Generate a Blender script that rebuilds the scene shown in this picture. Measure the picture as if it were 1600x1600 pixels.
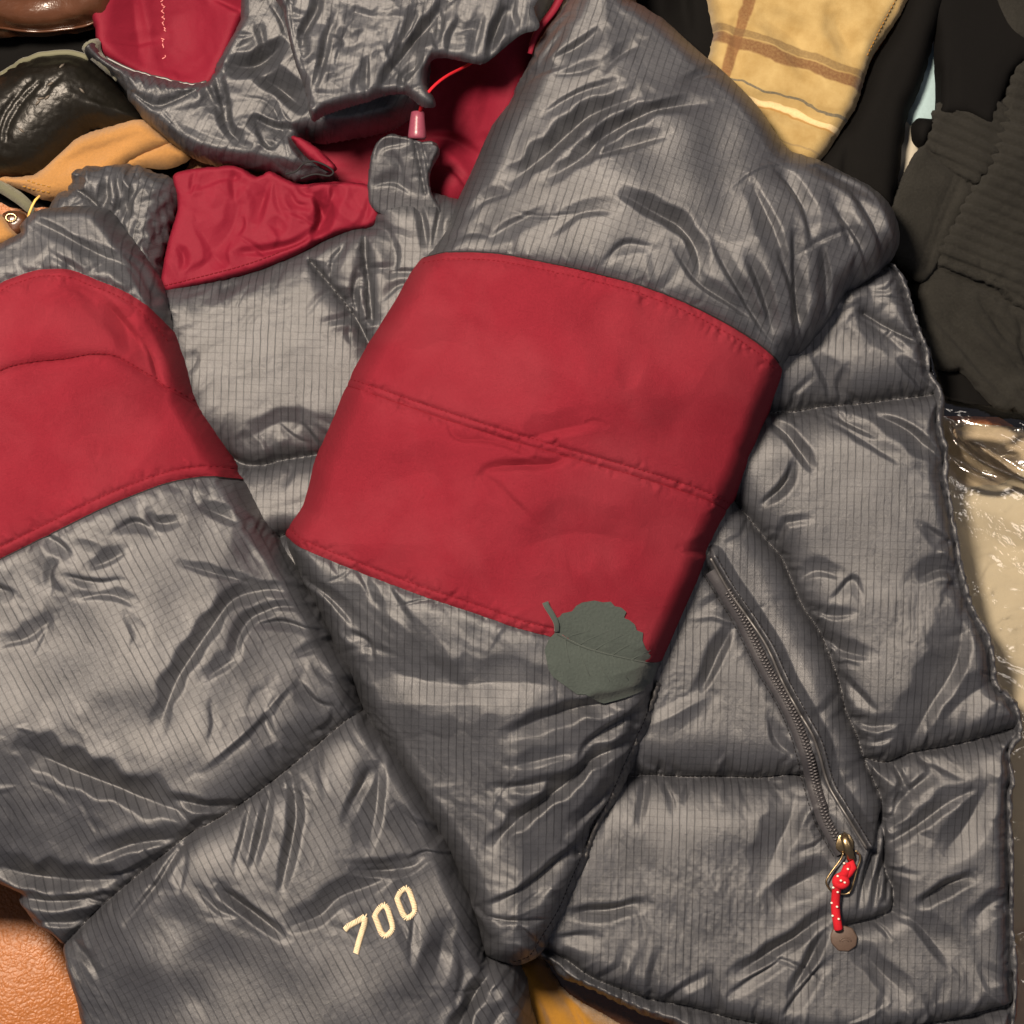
import bpy, bmesh, math, random
import numpy as np
from mathutils import Vector

# ------------------------------------------------------------------ scene, camera, lamps, exposure
for o in list(bpy.data.objects):
    bpy.data.objects.remove(o)
scene = bpy.context.scene
C = scene.collection
S = 0.6 / 1600.0          # metres per design unit (a square view of 1600 units is 0.6 m across)
H = 1.6                   # camera height above the seat

cam = bpy.data.cameras.new('camera')
cam.lens = 96.0; cam.sensor_width = 36.0
cam.clip_start = 0.05; cam.clip_end = 50
camo = bpy.data.objects.new('camera', cam)
camo.location = (0, 0, H)
C.objects.link(camo)
scene.camera = camo

world = bpy.data.worlds.new('World')
scene.world = world
world.use_nodes = True
bg = world.node_tree.nodes['Background']
bg.inputs['Color'].default_value = (0.86, 0.84, 1.0, 1)
bg.inputs['Strength'].default_value = 0.135

def lamp(name, loc, target, size, power, color):
    l = bpy.data.lights.new(name, 'AREA')
    l.shape = 'DISK'; l.size = size; l.energy = power; l.color = color
    o = bpy.data.objects.new(name, l)
    o.location = loc
    d = Vector(target) - Vector(loc)
    o.rotation_euler = d.to_track_quat('-Z', 'Y').to_euler()
    C.objects.link(o)
    return o
lamp('ceiling_lamp', (-0.36, 0.46, 1.38), (0, 0, 0), 0.24, 51.0, (1.0, 0.83, 0.655))
lamp('fill_lamp', (0.9, 0.35, 1.5), (0, 0, 0), 0.5, 2.5, (1.0, 0.88, 0.78))  # added weak fill light from the right

scene.view_settings.view_transform = 'Standard'
scene.view_settings.look = 'None'
scene.view_settings.exposure = 0.0
scene.view_settings.gamma = 1.0
scene.cycles.max_bounces = 6
scene.cycles.use_denoising = True

# ------------------------------------------------------------------ cloth engine
f32 = np.float32
rng = np.random.RandomState(7)

def smooth(pts, n=4, closed=False):
    p = np.array(pts, float)
    if len(p) < 3:
        t = np.linspace(0, 1, n + 1)[:, None]
        return p[0] + (p[1] - p[0]) * t
    if closed:
        q = np.vstack([p[-1:], p, p[:2]])
    else:
        q = np.vstack([2 * p[0] - p[1], p, 2 * p[-1] - p[-2]])
    out = []
    m = len(p) if closed else len(p) - 1
    for i in range(m):
        a, b, c, d = q[i], q[i + 1], q[i + 2], q[i + 3]
        for k in range(n):
            t = k / n
            out.append(0.5 * ((2 * b) + (c - a) * t + (2 * a - 5 * b + 4 * c - d) * t * t + (3 * b - a - 3 * c + d) * t ** 3))
    if not closed:
        out.append(p[-1])
    return np.array(out)

def value_noise(U, V, scale, seed):
    r = np.random.RandomState(seed)
    T = r.rand(67, 67)
    x = U / scale + 13.7; y = V / scale + 5.3
    xi = np.floor(x).astype(int); yi = np.floor(y).astype(int)
    fx = x - xi; fy = y - yi
    fx = fx * fx * (3 - 2 * fx); fy = fy * fy * (3 - 2 * fy)
    a = T[yi % 67, xi % 67]; b = T[yi % 67, (xi + 1) % 67]
    c = T[(yi + 1) % 67, xi % 67]; d = T[(yi + 1) % 67, (xi + 1) % 67]
    return ((a * (1 - fx) + b * fx) * (1 - fy) + (c * (1 - fx) + d * fx) * fy) * 2 - 1

def dist_line(pts, u0, v0, g, nx, ny, reach, closed=False):
    """unsigned distance, signed side and arc parameter of the nearest point of a polyline, within reach"""
    D = np.full((ny, nx), reach * 1.0); Sd = np.zeros((ny, nx)); T = np.zeros((ny, nx))
    p = np.asarray(pts, float)
    if closed:
        p = np.vstack([p, p[:1]])
    seg = np.diff(p, axis=0); L = np.hypot(seg[:, 0], seg[:, 1]); tot = max(L.sum(), 1e-6); acc = np.concatenate([[0], np.cumsum(L)])
    for i in range(len(seg)):
        if L[i] < 1e-6:
            continue
        a, b = p[i], p[i + 1]
        i0 = max(int((min(a[0], b[0]) - reach - u0) // g), 0); i1 = min(int((max(a[0], b[0]) + reach - u0) // g) + 2, nx)
        j0 = max(int((min(a[1], b[1]) - reach - v0) // g), 0); j1 = min(int((max(a[1], b[1]) + reach - v0) // g) + 2, ny)
        if i0 >= i1 or j0 >= j1:
            continue
        x = u0 + g * np.arange(i0, i1)[None, :] - a[0]; y = v0 + g * np.arange(j0, j1)[:, None] - a[1]
        d = seg[i] / L[i]
        t = np.clip(x * d[0] + y * d[1], 0, L[i])
        dx = x - t * d[0]; dy = y - t * d[1]
        dd = np.sqrt(dx * dx + dy * dy)
        sub = D[j0:j1, i0:i1]
        m = dd < sub
        sub[m] = dd[m]
        Sd[j0:j1, i0:i1][m] = (d[0] * y - d[1] * x)[m]
        T[j0:j1, i0:i1][m] = ((acc[i] + t) / tot)[m]
    return D, Sd, T

def inside(pts, u0, v0, g, nx, ny):
    p = np.asarray(pts, float); q = np.roll(p, -1, axis=0)
    X = u0 + g * np.arange(nx); R = np.zeros((ny, nx), bool)
    for a, b in zip(p, q):
        if a[1] == b[1]:
            continue
        lo, hi = min(a[1], b[1]), max(a[1], b[1])
        j0 = max(int(math.ceil((lo - v0) / g)), 0); j1 = min(int(math.ceil((hi - v0) / g)), ny)
        for j in range(j0, j1):
            y = v0 + g * j
            xc = a[0] + (y - a[1]) / (b[1] - a[1]) * (b[0] - a[0])
            k = int(math.ceil((xc - u0) / g)); k = min(max(k, 0), nx)
            R[j, k:] ^= True
    return R

def signed(pts, u0, v0, g, nx, ny, reach):
    D, _, _ = dist_line(pts, u0, v0, g, nx, ny, reach, True)
    return np.where(inside(pts, u0, v0, g, nx, ny), D, -D)

def dome(t):
    t = np.clip(t, 0, 1)
    return np.sqrt(np.clip(1 - (1 - t) ** 2, 0, 1))

OFFS = [((0, 1), 1.0), ((1, 0), 1.0), ((1, 1), 0.5), ((1, -1), 0.5), ((0, 2), 0.7), ((2, 0), 0.7)]

def tent(x):
    t = np.clip(1 - x / 2.1, 0, 1)
    return t ** 1.08 - 0.05 * np.exp(-((x - 2.4) / 0.8) ** 2)

def ridged(U, V, sc, seed, ca, sa, stretch):
    q = (U * ca + V * sa) / stretch; r = -U * sa + V * ca
    wx = value_noise(q, r, sc * 1.7, seed + 5) * sc * 0.45; wy = value_noise(q, r, sc * 1.7, seed + 9) * sc * 0.45
    return np.abs(value_noise(q + wx, r + wy, sc, seed))

def facets(U, V, sc, seed, ca, sa, stretch):
    """noise of flat triangular facets with straight creases between them"""
    q = (U * ca + V * sa) / stretch; r = -U * sa + V * ca
    wx = value_noise(q, r, sc * 1.6, seed + 5) * sc * 0.55; wy = value_noise(q, r, sc * 1.6, seed + 9) * sc * 0.55
    a = (q + wx) / sc + 41.3; b = (r + wy) / sc + 17.9
    a = a + 0.5 * b
    i = np.floor(a).astype(int); j = np.floor(b).astype(int); x = a - i; y = b - j
    T = np.random.RandomState(seed).rand(71, 71) * 2 - 1
    h00 = T[j % 71, i % 71]; h10 = T[j % 71, (i + 1) % 71]; h01 = T[(j + 1) % 71, i % 71]; h11 = T[(j + 1) % 71, (i + 1) % 71]
    return np.where(x + y < 1, h00 + (h10 - h00) * x + (h01 - h00) * y, h11 + (h01 - h11) * (1 - x) + (h10 - h11) * (1 - y))

def pair(off, ny, nx):
    dj, di = off
    if di >= 0:
        return (slice(0, ny - dj), slice(0, nx - di)), (slice(dj, ny), slice(di, nx))
    return (slice(0, ny - dj), slice(-di, nx)), (slice(dj, ny), slice(0, nx + di))

def plen(p): return np.hypot(*np.diff(np.array(p, float), axis=0).T).sum()

def jitter(p, sd, amp=1.1):
    seg = np.hypot(*np.diff(p, axis=0).T); L = np.concatenate([[0], np.cumsum(seg)])
    t = np.gradient(p, axis=0); t /= np.linalg.norm(t, axis=1, keepdims=True) + 1e-9
    n = value_noise(L + sd * 7.3, 0 * L + sd, 34, 3) * amp + value_noise(L + sd * 3.1, 0 * L, 9, 4) * amp * 0.35
    return p + np.stack([-t[:, 1], t[:, 0]], 1) * n[:, None]

def wvar(T, L, sd):
    return (0.74 + 0.26 * np.sin(np.pi * np.clip(T, 0, 1)) ** 0.7) * (1 + 0.3 * value_noise(T * L + sd * 13.7, 0 * T + sd, 26, 9))

class Sheet:
    """A quilted or folded piece of cloth. Shape is built as a height over its own pattern plane, then relaxed as an
    inextensible sheet with spare length so that it buckles into real creases."""
    def __init__(s, outline, z0, A, R, seams=(), folds=(), excess=0.03, axis=None, ex2=None, zones=(), levels=(12, 6, 3),
                 its=(70, 60, 36), press=0.25, noise=0.9, seed=1, bulge=0.0, hold=0.012, smooth_outline=3, lumps=(), bend=1.0, znom=None, tilt=(0, 0), crisp=0.0, out=0.0, gather=3.0, stretch=1.8, foldpost=0.55, soft=0.0, scatter=None, fscale=1.0, fw=0.78):
        s.outline = smooth(outline, smooth_outline, True) if smooth_outline else np.array(outline, float)
        g = levels[-1]
        m = 14 + out
        lo = s.outline.min(0) - m; hi = s.outline.max(0) + m
        G = levels[0]
        s.u0, s.v0 = math.floor(lo[0] / G) * G, math.floor(lo[1] / G) * G
        NX, NY = int(math.ceil((hi[0] - s.u0) / G)) + 1, int(math.ceil((hi[1] - s.v0) / G)) + 1
        seams = [(smooth(p, 3), d, r) for p, d, r in seams]
        folds = [((f[0],) + ((f[1] * 1.7, f[2] * 0.65) if i_ % 3 else (f[1] * 0.65, f[2] * 1.7)) + tuple(f[3:])) if (f[1] == f[2] and len(f) < 5 and f[1] < 13) else f for i_, f in enumerate(folds)]
        folds = [(jitter(smooth(f[0], 4), seed * 100 + i_), f[1] * fw, f[2] * fw, f[3] * (1 if len(f) > 4 else float(np.clip(plen(f[0]) / 85, 0.4, 1)))) + tuple(f[4:]) for i_, f in enumerate(folds)]
        P = None
        for lev, (gg, it) in enumerate(zip(levels, its)):
            k = G // gg
            nx, ny = (NX - 1) * k + 1, (NY - 1) * k + 1
            U, V = np.meshgrid(s.u0 + gg * np.arange(nx), s.v0 + gg * np.arange(ny))
            do = signed(s.outline, s.u0, s.v0, gg, nx, ny, max(R, 60) + (310 if bulge and lev == 0 else 40)) + out
            if lev == 0:
                far = do
            else:
                o_ = far; far = np.zeros((ny, nx)); far[::2, ::2] = o_; far[1::2, ::2] = 0.5 * (o_[:-1] + o_[1:]); far[:, 1::2] = 0.5 * (far[:, :-1:2] + far[:, 2::2])
            low = dome(np.maximum(do, 0) / R)
            hmul = low.copy()
            seamw = np.zeros((ny, nx)); pull = np.zeros((ny, nx))
            for p, dep, r in seams:
                D, _, T = dist_line(p, s.u0, s.v0, gg, nx, ny, r + 20)
                hmul = np.minimum(hmul, 1 - dep * (1 - dome(D / r)))
                seamw = np.maximum(seamw, np.clip(1 - D / (gg * 0.75), 0, 1) * min(1, dep * 4))
            Z = A * hmul
            Z = Z + low * bulge * np.sin(np.pi / 2 * np.clip(far / 290.0, 0, 1))
            Z = Z + low * (tilt[0] * (U - U.mean()) + tilt[1] * (V - V.mean()))
            for (cu, cv, ru, rv, hh) in lumps:
                Z = Z + low * hh * np.exp(-((U - cu) / ru) ** 2 - ((V - cv) / rv) ** 2)
            fm = np.zeros((ny, nx))
            for f in folds:
                p, wl, wr, dep = f[:4]
                rch = 4 * max(wl, wr)
                D, Sd, T = dist_line(p, s.u0, s.v0, gg, nx, ny, rch)
                w = np.where(Sd > 0, wr, wl) * (wvar(T, np.hypot(*np.diff(p, axis=0).T).sum(), len(p) + dep) if len(f) < 5 else 1)
                tap = np.sin(np.pi * np.clip(T, 0, 1)) ** 0.85 if len(f) < 5 else (1 - T if f[4] == 'a' else T if f[4] == 'b' else np.ones_like(T))
                x = D / w
                e = tent(x)
                e[D >= rch] = 0
                Z = Z - dep * tap * e * np.clip(low * 1.3, 0, 1)
                fm = np.maximum(fm, np.exp(-x * x) * (D < rch))
            Z0 = Z
            free = do > 0
            # spare length
            n1 = value_noise(U, V, 130, seed * 11 + 1); n2 = value_noise(U, V, 60, seed * 11 + 2)
            var = np.clip(0.75 + 0.7 * n1 + 0.45 * n2, 0.05, 2.2)
            zf = np.ones((ny, nx))
            for poly, fac in zones:
                sd = signed(np.array(poly, float), s.u0, s.v0, gg, nx, ny, 40)
                zf = zf + (fac - 1) * np.clip(sd / 16 + 0.5, 0, 1)
            ea = excess; eb = excess if ex2 is None else ex2
            if lev == len(levels) - 1 and lev > 0: ea, eb = ea * 0.8, eb * 0.8
            base = np.stack([U, V, Z0], -1).astype(f32)
            near = np.exp(-np.maximum(do, 0) / 45.0)
            for p, dep, r in seams:
                D, _, _ = dist_line(p, s.u0, s.v0, gg, nx, ny, 120)
                near = np.maximum(near, dep * np.exp(-D / 40.0))
            mult = (var * 0.75 + near * 1.3) * zf
            if P is None:
                P = base.copy()
            else:
                old = P
                P = np.zeros((ny, nx, 3), f32)
                P[::2, ::2] = old
                P[1::2, ::2] = 0.5 * (old[:-1] + old[1:])
                P[:, 1::2] = 0.5 * (P[:, :-1:2] + P[:, 2::2])
                P[..., 2] = np.where(free, P[..., 2], Z0)
                P[~free] = base[~free]
            nz = value_noise(U, V, gg * 2.6, seed + 31 + lev) * noise * (gg / 6.0) * np.clip(mult, 0, 1.5)
            P[..., 2] += (nz * free).astype(f32)
            cons = []
            ca, sa = (math.cos(axis), math.sin(axis)) if axis is not None else (1, 0)
            for off, st in OFFS:
                A_, B_ = pair(off, ny, nx)
                d0 = np.linalg.norm(base[B_] - base[A_], axis=-1)
                e = np.array([off[1], off[0]], float); e /= np.linalg.norm(e)
                c2 = (e[0] * ca + e[1] * sa) ** 2
                fac = ea * c2 + eb * (1 - c2)
                rest = d0 * (1 + fac * 0.5 * (mult[A_] + mult[B_]))
                ok = (do[A_] > -gg * 1.5) & (do[B_] > -gg * 1.5)
                kst = st * (bend if max(abs(off[0]), abs(off[1])) == 2 else 1)
                cons.append((A_, B_, rest.astype(f32), (ok * kst * 0.5).astype(f32)))
            W = free.astype(f32)
            att = np.where(free, hold + 0.75 * seamw + 0.10 * fm, 0).astype(f32)
            attz = att
            vel = np.zeros_like(P)
            for k_ in range(it):
                acc = np.zeros_like(P)
                for A_, B_, rest, wt in cons:
                    d = P[B_] - P[A_]
                    L = np.sqrt(np.einsum('ijk,ijk->ij', d, d)) + 1e-6
                    d *= ((L - rest) / L * wt)[..., None]
                    acc[A_] += d; acc[B_] -= d
                acc *= 0.40
                acc[..., 2] += press * (gg / 6.0) * 0.25
                acc += (base - P) * attz[..., None] * np.array([0.5, 0.5, 1.0], f32)
                vel = 0.82 * vel + acc * 0.6
                P += vel * W[..., None]
            for _ in range(1):
                q = P.copy()
                q[1:-1, 1:-1] = 0.5 * P[1:-1, 1:-1] + 0.125 * (P[:-2, 1:-1] + P[2:, 1:-1] + P[1:-1, :-2] + P[1:-1, 2:])
                P = np.where(free[..., None], q, P)
        # crisp detail on top of the relaxed sheet: creases, gathers at the seams, fold edges
        dz = np.zeros((ny, nx))
        ca, sa = (math.cos(axis), math.sin(axis)) if axis is not None else (1, 0)
        if crisp:
            am = np.clip(0.22 + 0.95 * n1 + 0.5 * n2, 0.04, 1.4) + 0.6 * np.clip(near, 0, 1)
            dz += crisp * am * zf * fscale * (1.5 * facets(U, V, 78 * fscale, seed * 7 + 1, ca, sa, stretch)
                               + 0.75 * facets(U, V, 40 * fscale, seed * 7 + 2, ca, sa, stretch * 0.8) * np.clip(0.35 + n2 * 1.6, 0, 1.3)
                               + 0.32 * facets(U, V, 19 * fscale, seed * 7 + 3, ca, sa, 1.2) * np.clip(n1 * 2 + 0.4 * np.clip(near, 0, 1), 0, 1.1))
        if soft:
            dz += soft * (value_noise(U * 0.8 + V * 0.6 + 40 * n2, V * 0.8 - U * 0.6, 150, seed + 41) + 0.6 * value_noise(U * 0.6 - V * 0.8, V * 0.6 + U * 0.8 + 25 * n1, 75, seed + 42))
        rs = np.random.RandomState(seed * 17 + 5)
        cd = np.zeros((ny, nx)); cd2 = np.zeros((ny, nx))
        def crease(p, wl, wr, dep, tapk, cd=cd):
            lo_ = np.min(p, 0) - 3 * max(wl, wr); hi_ = np.max(p, 0) + 3 * max(wl, wr)
            i0, j0 = max(int((lo_[0] - s.u0) / gg), 0), max(int((lo_[1] - s.v0) / gg), 0)
            i1, j1 = min(int((hi_[0] - s.u0) / gg) + 2, nx), min(int((hi_[1] - s.v0) / gg) + 2, ny)
            if i1 - i0 < 3 or j1 - j0 < 3: return
            D, Sd, T = dist_line(p, s.u0 + i0 * gg, s.v0 + j0 * gg, gg, i1 - i0, j1 - j0, 3 * max(wl, wr))
            tap = (1 - T) ** 0.8 * np.clip(T * 8, 0, 1) if tapk else np.sin(np.pi * np.clip(T, 0, 1))
            e = tent(D / (np.where(Sd > 0, wr, wl) * (1.0 if tapk else 0.35 + 0.65 * np.sin(np.pi * np.clip(T, 0, 1))))) * (D < 2.9 * max(wl, wr))
            cd[j0:j1, i0:i1] -= dep * tap * e
        if gather:
            for p, dep, r in seams:
                if dep < 0.028: continue
                seg = np.hypot(*np.diff(p, axis=0).T); acc_ = np.concatenate([[0], np.cumsum(seg)]); tot = acc_[-1]
                k_ = min(1.0, 0.35 + dep * 1.6); thin = dep <= 0.05
                x_ = 0.0
                while x_ < tot:
                    x_ += rs.uniform(5, 17)
                    q = np.array([np.interp(x_, acc_, p[:, 0]), np.interp(x_, acc_, p[:, 1])]); q1 = np.array([np.interp(x_ + 3, acc_, p[:, 0]), np.interp(x_ + 3, acc_, p[:, 1])])
                    t_ = q1 - q; nt = np.linalg.norm(t_)
                    if nt < 1e-6: continue
                    t_ /= nt; nr = np.array([-t_[1], t_[0]]) * rs.choice([-1, 1])
                    ln = rs.choice([rs.uniform(12, 30), rs.uniform(25, 60), rs.uniform(50, 100)], p=[0.5, 0.35, 0.15]) * min(1.0, 0.5 + r / 60)
                    if thin: ln = rs.uniform(7, 26)
                    d_ = nr + t_ * rs.normal(0, 0.45); d_ /= np.linalg.norm(d_)
                    bend_ = t_ * rs.normal(0, 0.12) * ln
                    pts_ = np.array([q + nr * 2, q + d_ * ln * 0.5 + bend_, q + d_ * ln])
                    w_ = rs.uniform(1.6, 3.4) + ln * 0.03
                    crease(pts_, w_ * rs.uniform(0.7, 1.3), w_ * rs.uniform(0.7, 1.3), gather * k_ * rs.uniform(0.25, 1.0) * (1 if rs.rand() < 0.7 else -0.7) * min(1.6, 0.6 + ln / 55) * (1.5 if thin else 1), True, cd2 if thin else cd)
        if scatter:
            n_, lrange, wrange, drange, ang, spread = scatter
            cells = np.argwhere(do > 10)
            for _ in range(n_):
                j, i = cells[rs.randint(len(cells))]
                if zf[j, i] < 0.5 or (n1[j, i] + 0.6 * n2[j, i]) < rs.uniform(-0.5, 0.35) - 0.8 * min(1, near[j, i]): continue
                q = np.array([U[j, i], V[j, i]], float); th = ang + rs.normal(0, spread); ln = rs.uniform(*lrange)
                d_ = np.array([math.cos(th), math.sin(th)]) * ln / 2; nr = np.array([-d_[1], d_[0]]) * rs.normal(0, 0.22)
                w_ = rs.uniform(*wrange); sg = 1 if rs.rand() < 0.62 else -0.75
                crease(smooth([q - d_, q + nr, q + d_], 3), w_ * rs.uniform(0.5, 1.5), w_ * rs.uniform(0.5, 1.5), sg * rs.uniform(*drange), False)
        dz += cd * np.clip(zf, 0, 1) + cd2
        if foldpost:
            for f in folds:
                p, wl, wr, dep = f[:4]
                rch = 4 * max(wl, wr)
                D, Sd, T = dist_line(p, s.u0, s.v0, gg, nx, ny, rch)
                tap = np.sin(np.pi * np.clip(T, 0, 1)) ** 0.85 if len(f) < 5 else np.ones_like(T)
                e = tent(D / (np.where(Sd > 0, wr, wl) * (wvar(T, np.hypot(*np.diff(p, axis=0).T).sum(), len(p) + dep) if len(f) < 5 else 1))); e[D >= rch] = 0
                dz -= foldpost * dep * tap * e
        fade_ = np.clip(do / 18.0, 0, 1)
        P[..., 2] += (dz * fade_).astype(f32)
        s.P, s.U, s.V, s.do, s.g, s.nx, s.ny, s.z0 = P, U, V, do, gg, nx, ny, z0
        s.zn = (znom if znom is not None else z0 + 0.7 * A)
        k0 = (H - s.zn * S) / H
        X = np.empty((ny, nx, 3))
        X[..., 0] = (P[..., 0] - 800) * S * k0
        X[..., 1] = (800 - P[..., 1]) * S * k0
        X[..., 2] = (P[..., 2] + z0) * S
        s.X = X
        s.k0 = k0
        # normals of the surface
        du = np.gradient(X, axis=1); dv = np.gradient(X, axis=0)
        n = np.cross(dv, du); n /= np.linalg.norm(n, axis=-1, keepdims=True) + 1e-12
        s.N = n

    def at(s, pts, lift=0.0):
        p = np.atleast_2d(np.asarray(pts, float))
        x = np.clip((p[:, 0] - s.u0) / s.g, 0, s.nx - 1.001); y = np.clip((p[:, 1] - s.v0) / s.g, 0, s.ny - 1.001)
        i = x.astype(int); j = y.astype(int); fx = (x - i)[:, None]; fy = (y - j)[:, None]
        def lerp(F):
            return (F[j, i] * (1 - fx) + F[j, i + 1] * fx) * (1 - fy) + (F[j + 1, i] * (1 - fx) + F[j + 1, i + 1] * fx) * fy
        n = lerp(s.N); n /= np.linalg.norm(n, axis=1, keepdims=True) + 1e-12
        return lerp(s.X) + n * lift * S, n

    def carve(s, name, mat, parent, poly=None, minus=(), grain=0.0, smooth_poly=3, lift=0.0, grow=0.0):
        phi = s.do.copy()
        if poly is not None:
            pl = smooth(poly, smooth_poly, True) if smooth_poly else np.array(poly, float)
            phi = np.minimum(phi, signed(pl, s.u0, s.v0, s.g, s.nx, s.ny, 40) + grow)
        for mp in minus:
            phi = np.minimum(phi, -signed(np.array(mp, float), s.u0, s.v0, s.g, s.nx, s.ny, 40))
        phi[phi == 0] = 1e-4
        return mesh_from_field(name, s.X + s.N * (lift * S), s.U, s.V, phi, mat, parent, grain)

def mesh_from_field(name, X, U, V, phi, mat, parent, grain):
    ny, nx = phi.shape
    pos = phi > 0
    c = pos[:-1, :-1].astype(int) + pos[:-1, 1:] + pos[1:, :-1] + pos[1:, 1:]
    full = np.argwhere(c == 4); part = np.argwhere((c > 0) & (c < 4))
    idx = -np.ones(ny * nx, int)
    used = np.zeros(ny * nx, bool)
    fl = full[:, 0] * nx + full[:, 1]
    quads = np.stack([fl, fl + nx, fl + nx + 1, fl + 1], 1)
    used[quads.ravel()] = True
    Xf = X.reshape(-1, 3); pf = phi.ravel(); uvf = np.stack([U.ravel(), V.ravel()], 1)
    extra_p, extra_uv, edge_ids, polys = [], [], {}, []
    def cut(a, b):
        k = (a, b) if a < b else (b, a)
        if k not in edge_ids:
            t = pf[k[0]] / (pf[k[0]] - pf[k[1]])
            edge_ids[k] = len(extra_p)
            extra_p.append(Xf[k[0]] + (Xf[k[1]] - Xf[k[0]]) * t)
            extra_uv.append(uvf[k[0]] + (uvf[k[1]] - uvf[k[0]]) * t)
        return ('e', edge_ids[k])
    for j, i in part:
        a = j * nx + i
        ring = [a, a + nx, a + nx + 1, a + 1]
        pl = []
        for q in range(4):
            v, w = ring[q], ring[(q + 1) % 4]
            if pf[v] > 0:
                pl.append(('v', v)); used[v] = True
            if (pf[v] > 0) != (pf[w] > 0):
                pl.append(cut(v, w))
        if len(pl) >= 3:
            polys.append(pl)
    ids = np.flatnonzero(used); idx[ids] = np.arange(len(ids)); n0 = len(ids)
    verts = np.vstack([Xf[ids]] + ([np.array(extra_p)] if extra_p else []))
    uvs = np.vstack([uvf[ids]] + ([np.array(extra_uv)] if extra_uv else []))
    faces_q = idx[quads]
    loops = [faces_q.ravel()]; sizes = [np.full(len(faces_q), 4)]
    for pl in polys:
        r = [idx[x] if t == 'v' else n0 + x for t, x in pl]
        loops.append(np.array(r)); sizes.append(np.array([len(r)]))
    loops = np.concatenate(loops) if loops else np.zeros(0, int); sizes = np.concatenate(sizes)
    me = bpy.data.meshes.new(name)
    me.vertices.add(len(verts)); me.vertices.foreach_set('co', verts.astype(f32).ravel())
    me.loops.add(len(loops)); me.loops.foreach_set('vertex_index', loops.astype(np.int32))
    me.polygons.add(len(sizes))
    me.polygons.foreach_set('loop_start', np.concatenate([[0], np.cumsum(sizes)[:-1]]).astype(np.int32))
    me.polygons.foreach_set('loop_total', sizes.astype(np.int32))
    me.polygons.foreach_set('use_smooth', np.ones(len(sizes), bool))
    uvl = me.uv_layers.new(name='pattern')
    ca, sa = math.cos(grain), math.sin(grain)
    uu = (uvs[:, 0] * ca + uvs[:, 1] * sa); vv = (-uvs[:, 0] * sa + uvs[:, 1] * ca)
    uvl.data.foreach_set('uv', (np.stack([uu, vv], 1)[loops] / 100.0).astype(f32).ravel())
    me.update(calc_edges=True); me.validate()
    me.materials.append(mat)
    o = bpy.data.objects.new(name, me); C.objects.link(o)
    if parent is not None:
        o.parent = parent
    return o

class MB:
    """collects tubes, boxes and lathes into one mesh"""
    def __init__(s): s.v, s.f = [], []
    def tube(s, pts, r, n=6, flat=1.0, caps=True, nrm=None):
        p = np.asarray(pts, float); m = len(p)
        rr = np.full(m, r) if np.isscalar(r) else np.asarray(r, float)
        t = np.gradient(p, axis=0); t /= np.linalg.norm(t, axis=1, keepdims=True) + 1e-12
        base = len(s.v)
        for i in range(m):
            up = np.array([0, 0, 1.0]) if nrm is None else np.asarray(nrm[i] if np.ndim(nrm) == 2 else nrm, float)
            a = np.cross(t[i], up)
            if np.linalg.norm(a) < 1e-6: a = np.cross(t[i], [1, 0, 0])
            a /= np.linalg.norm(a); b = np.cross(a, t[i])
            for k in range(n):
                w = 2 * math.pi * k / n
                s.v.append(p[i] + (a * math.cos(w) + b * math.sin(w) * flat) * rr[i])
        for i in range(m - 1):
            for k in range(n):
                q, w = base + i * n + k, base + i * n + (k + 1) % n
                s.f.append((q, w, w + n, q + n))
        if caps:
            s.f.append(tuple(base + k for k in range(n))[::-1]); s.f.append(tuple(base + (m - 1) * n + k for k in range(n)))
    def box(s, c, ax, ay, az):
        c, ax, ay, az = map(np.asarray, (c, ax, ay, az)); b = len(s.v)
        for k in (-1, 1):
            for j in (-1, 1):
                for i in (-1, 1):
                    s.v.append(c + ax * i + ay * j + az * k)
        for q in ((0, 2, 3, 1), (4, 5, 7, 6), (0, 1, 5, 4), (2, 6, 7, 3), (0, 4, 6, 2), (1, 3, 7, 5)):
            s.f.append(tuple(b + x for x in q))
    def ribbon(s, L, R, thick, n):
        """band between two lines of points with normals n, with thickness"""
        b = len(s.v); m = len(L)
        for i in range(m):
            M = (L[i] + R[i]) / 2 + n[i] * thick
            for q in (L[i] - n[i] * thick * 0.6, L[i] + n[i] * thick * 0.55, M, R[i] + n[i] * thick * 0.55, R[i] - n[i] * thick * 0.6): s.v.append(q)
        for i in range(m - 1):
            for k in range(4):
                a = b + i * 5 + k
                s.f.append((a, a + 1, a + 6, a + 5))
    def build(s, name, mat, parent=None, shade=True, bevel=0, sub=0):
        me = bpy.data.meshes.new(name)
        me.from_pydata([tuple(map(float, v)) for v in s.v], [], s.f); me.update()
        bm = bmesh.new(); bm.from_mesh(me); bmesh.ops.recalc_face_normals(bm, faces=bm.faces); bm.to_mesh(me); bm.free()
        me.polygons.foreach_set('use_smooth', np.full(len(me.polygons), shade))
        me.materials.append(mat)
        o = bpy.data.objects.new(name, me); C.objects.link(o)
        if parent is not None: o.parent = parent
        if bevel:
            md = o.modifiers.new('bevel', 'BEVEL'); md.width = bevel; md.segments = 2
        if sub:
            md = o.modifiers.new('sub', 'SUBSURF'); md.levels = sub; md.render_levels = sub
        return o

def w(u, v, z):
    k = (H - z * S) / H
    return np.array([(u - 800) * S * k, (800 - v) * S * k, z * S])

def empty(name, loc=(0, 0, 0), parent=None):
    o = bpy.data.objects.new(name, None); o.location = loc; C.objects.link(o); o.empty_display_size = 0.02
    if parent is not None: o.parent = parent
    return o

def tag(o, label=None, cat=None, group=None, kind=None):
    if label: o['label'] = label
    if cat: o['category'] = cat
    if group: o['group'] = group
    if kind: o['kind'] = kind
    return o

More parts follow.
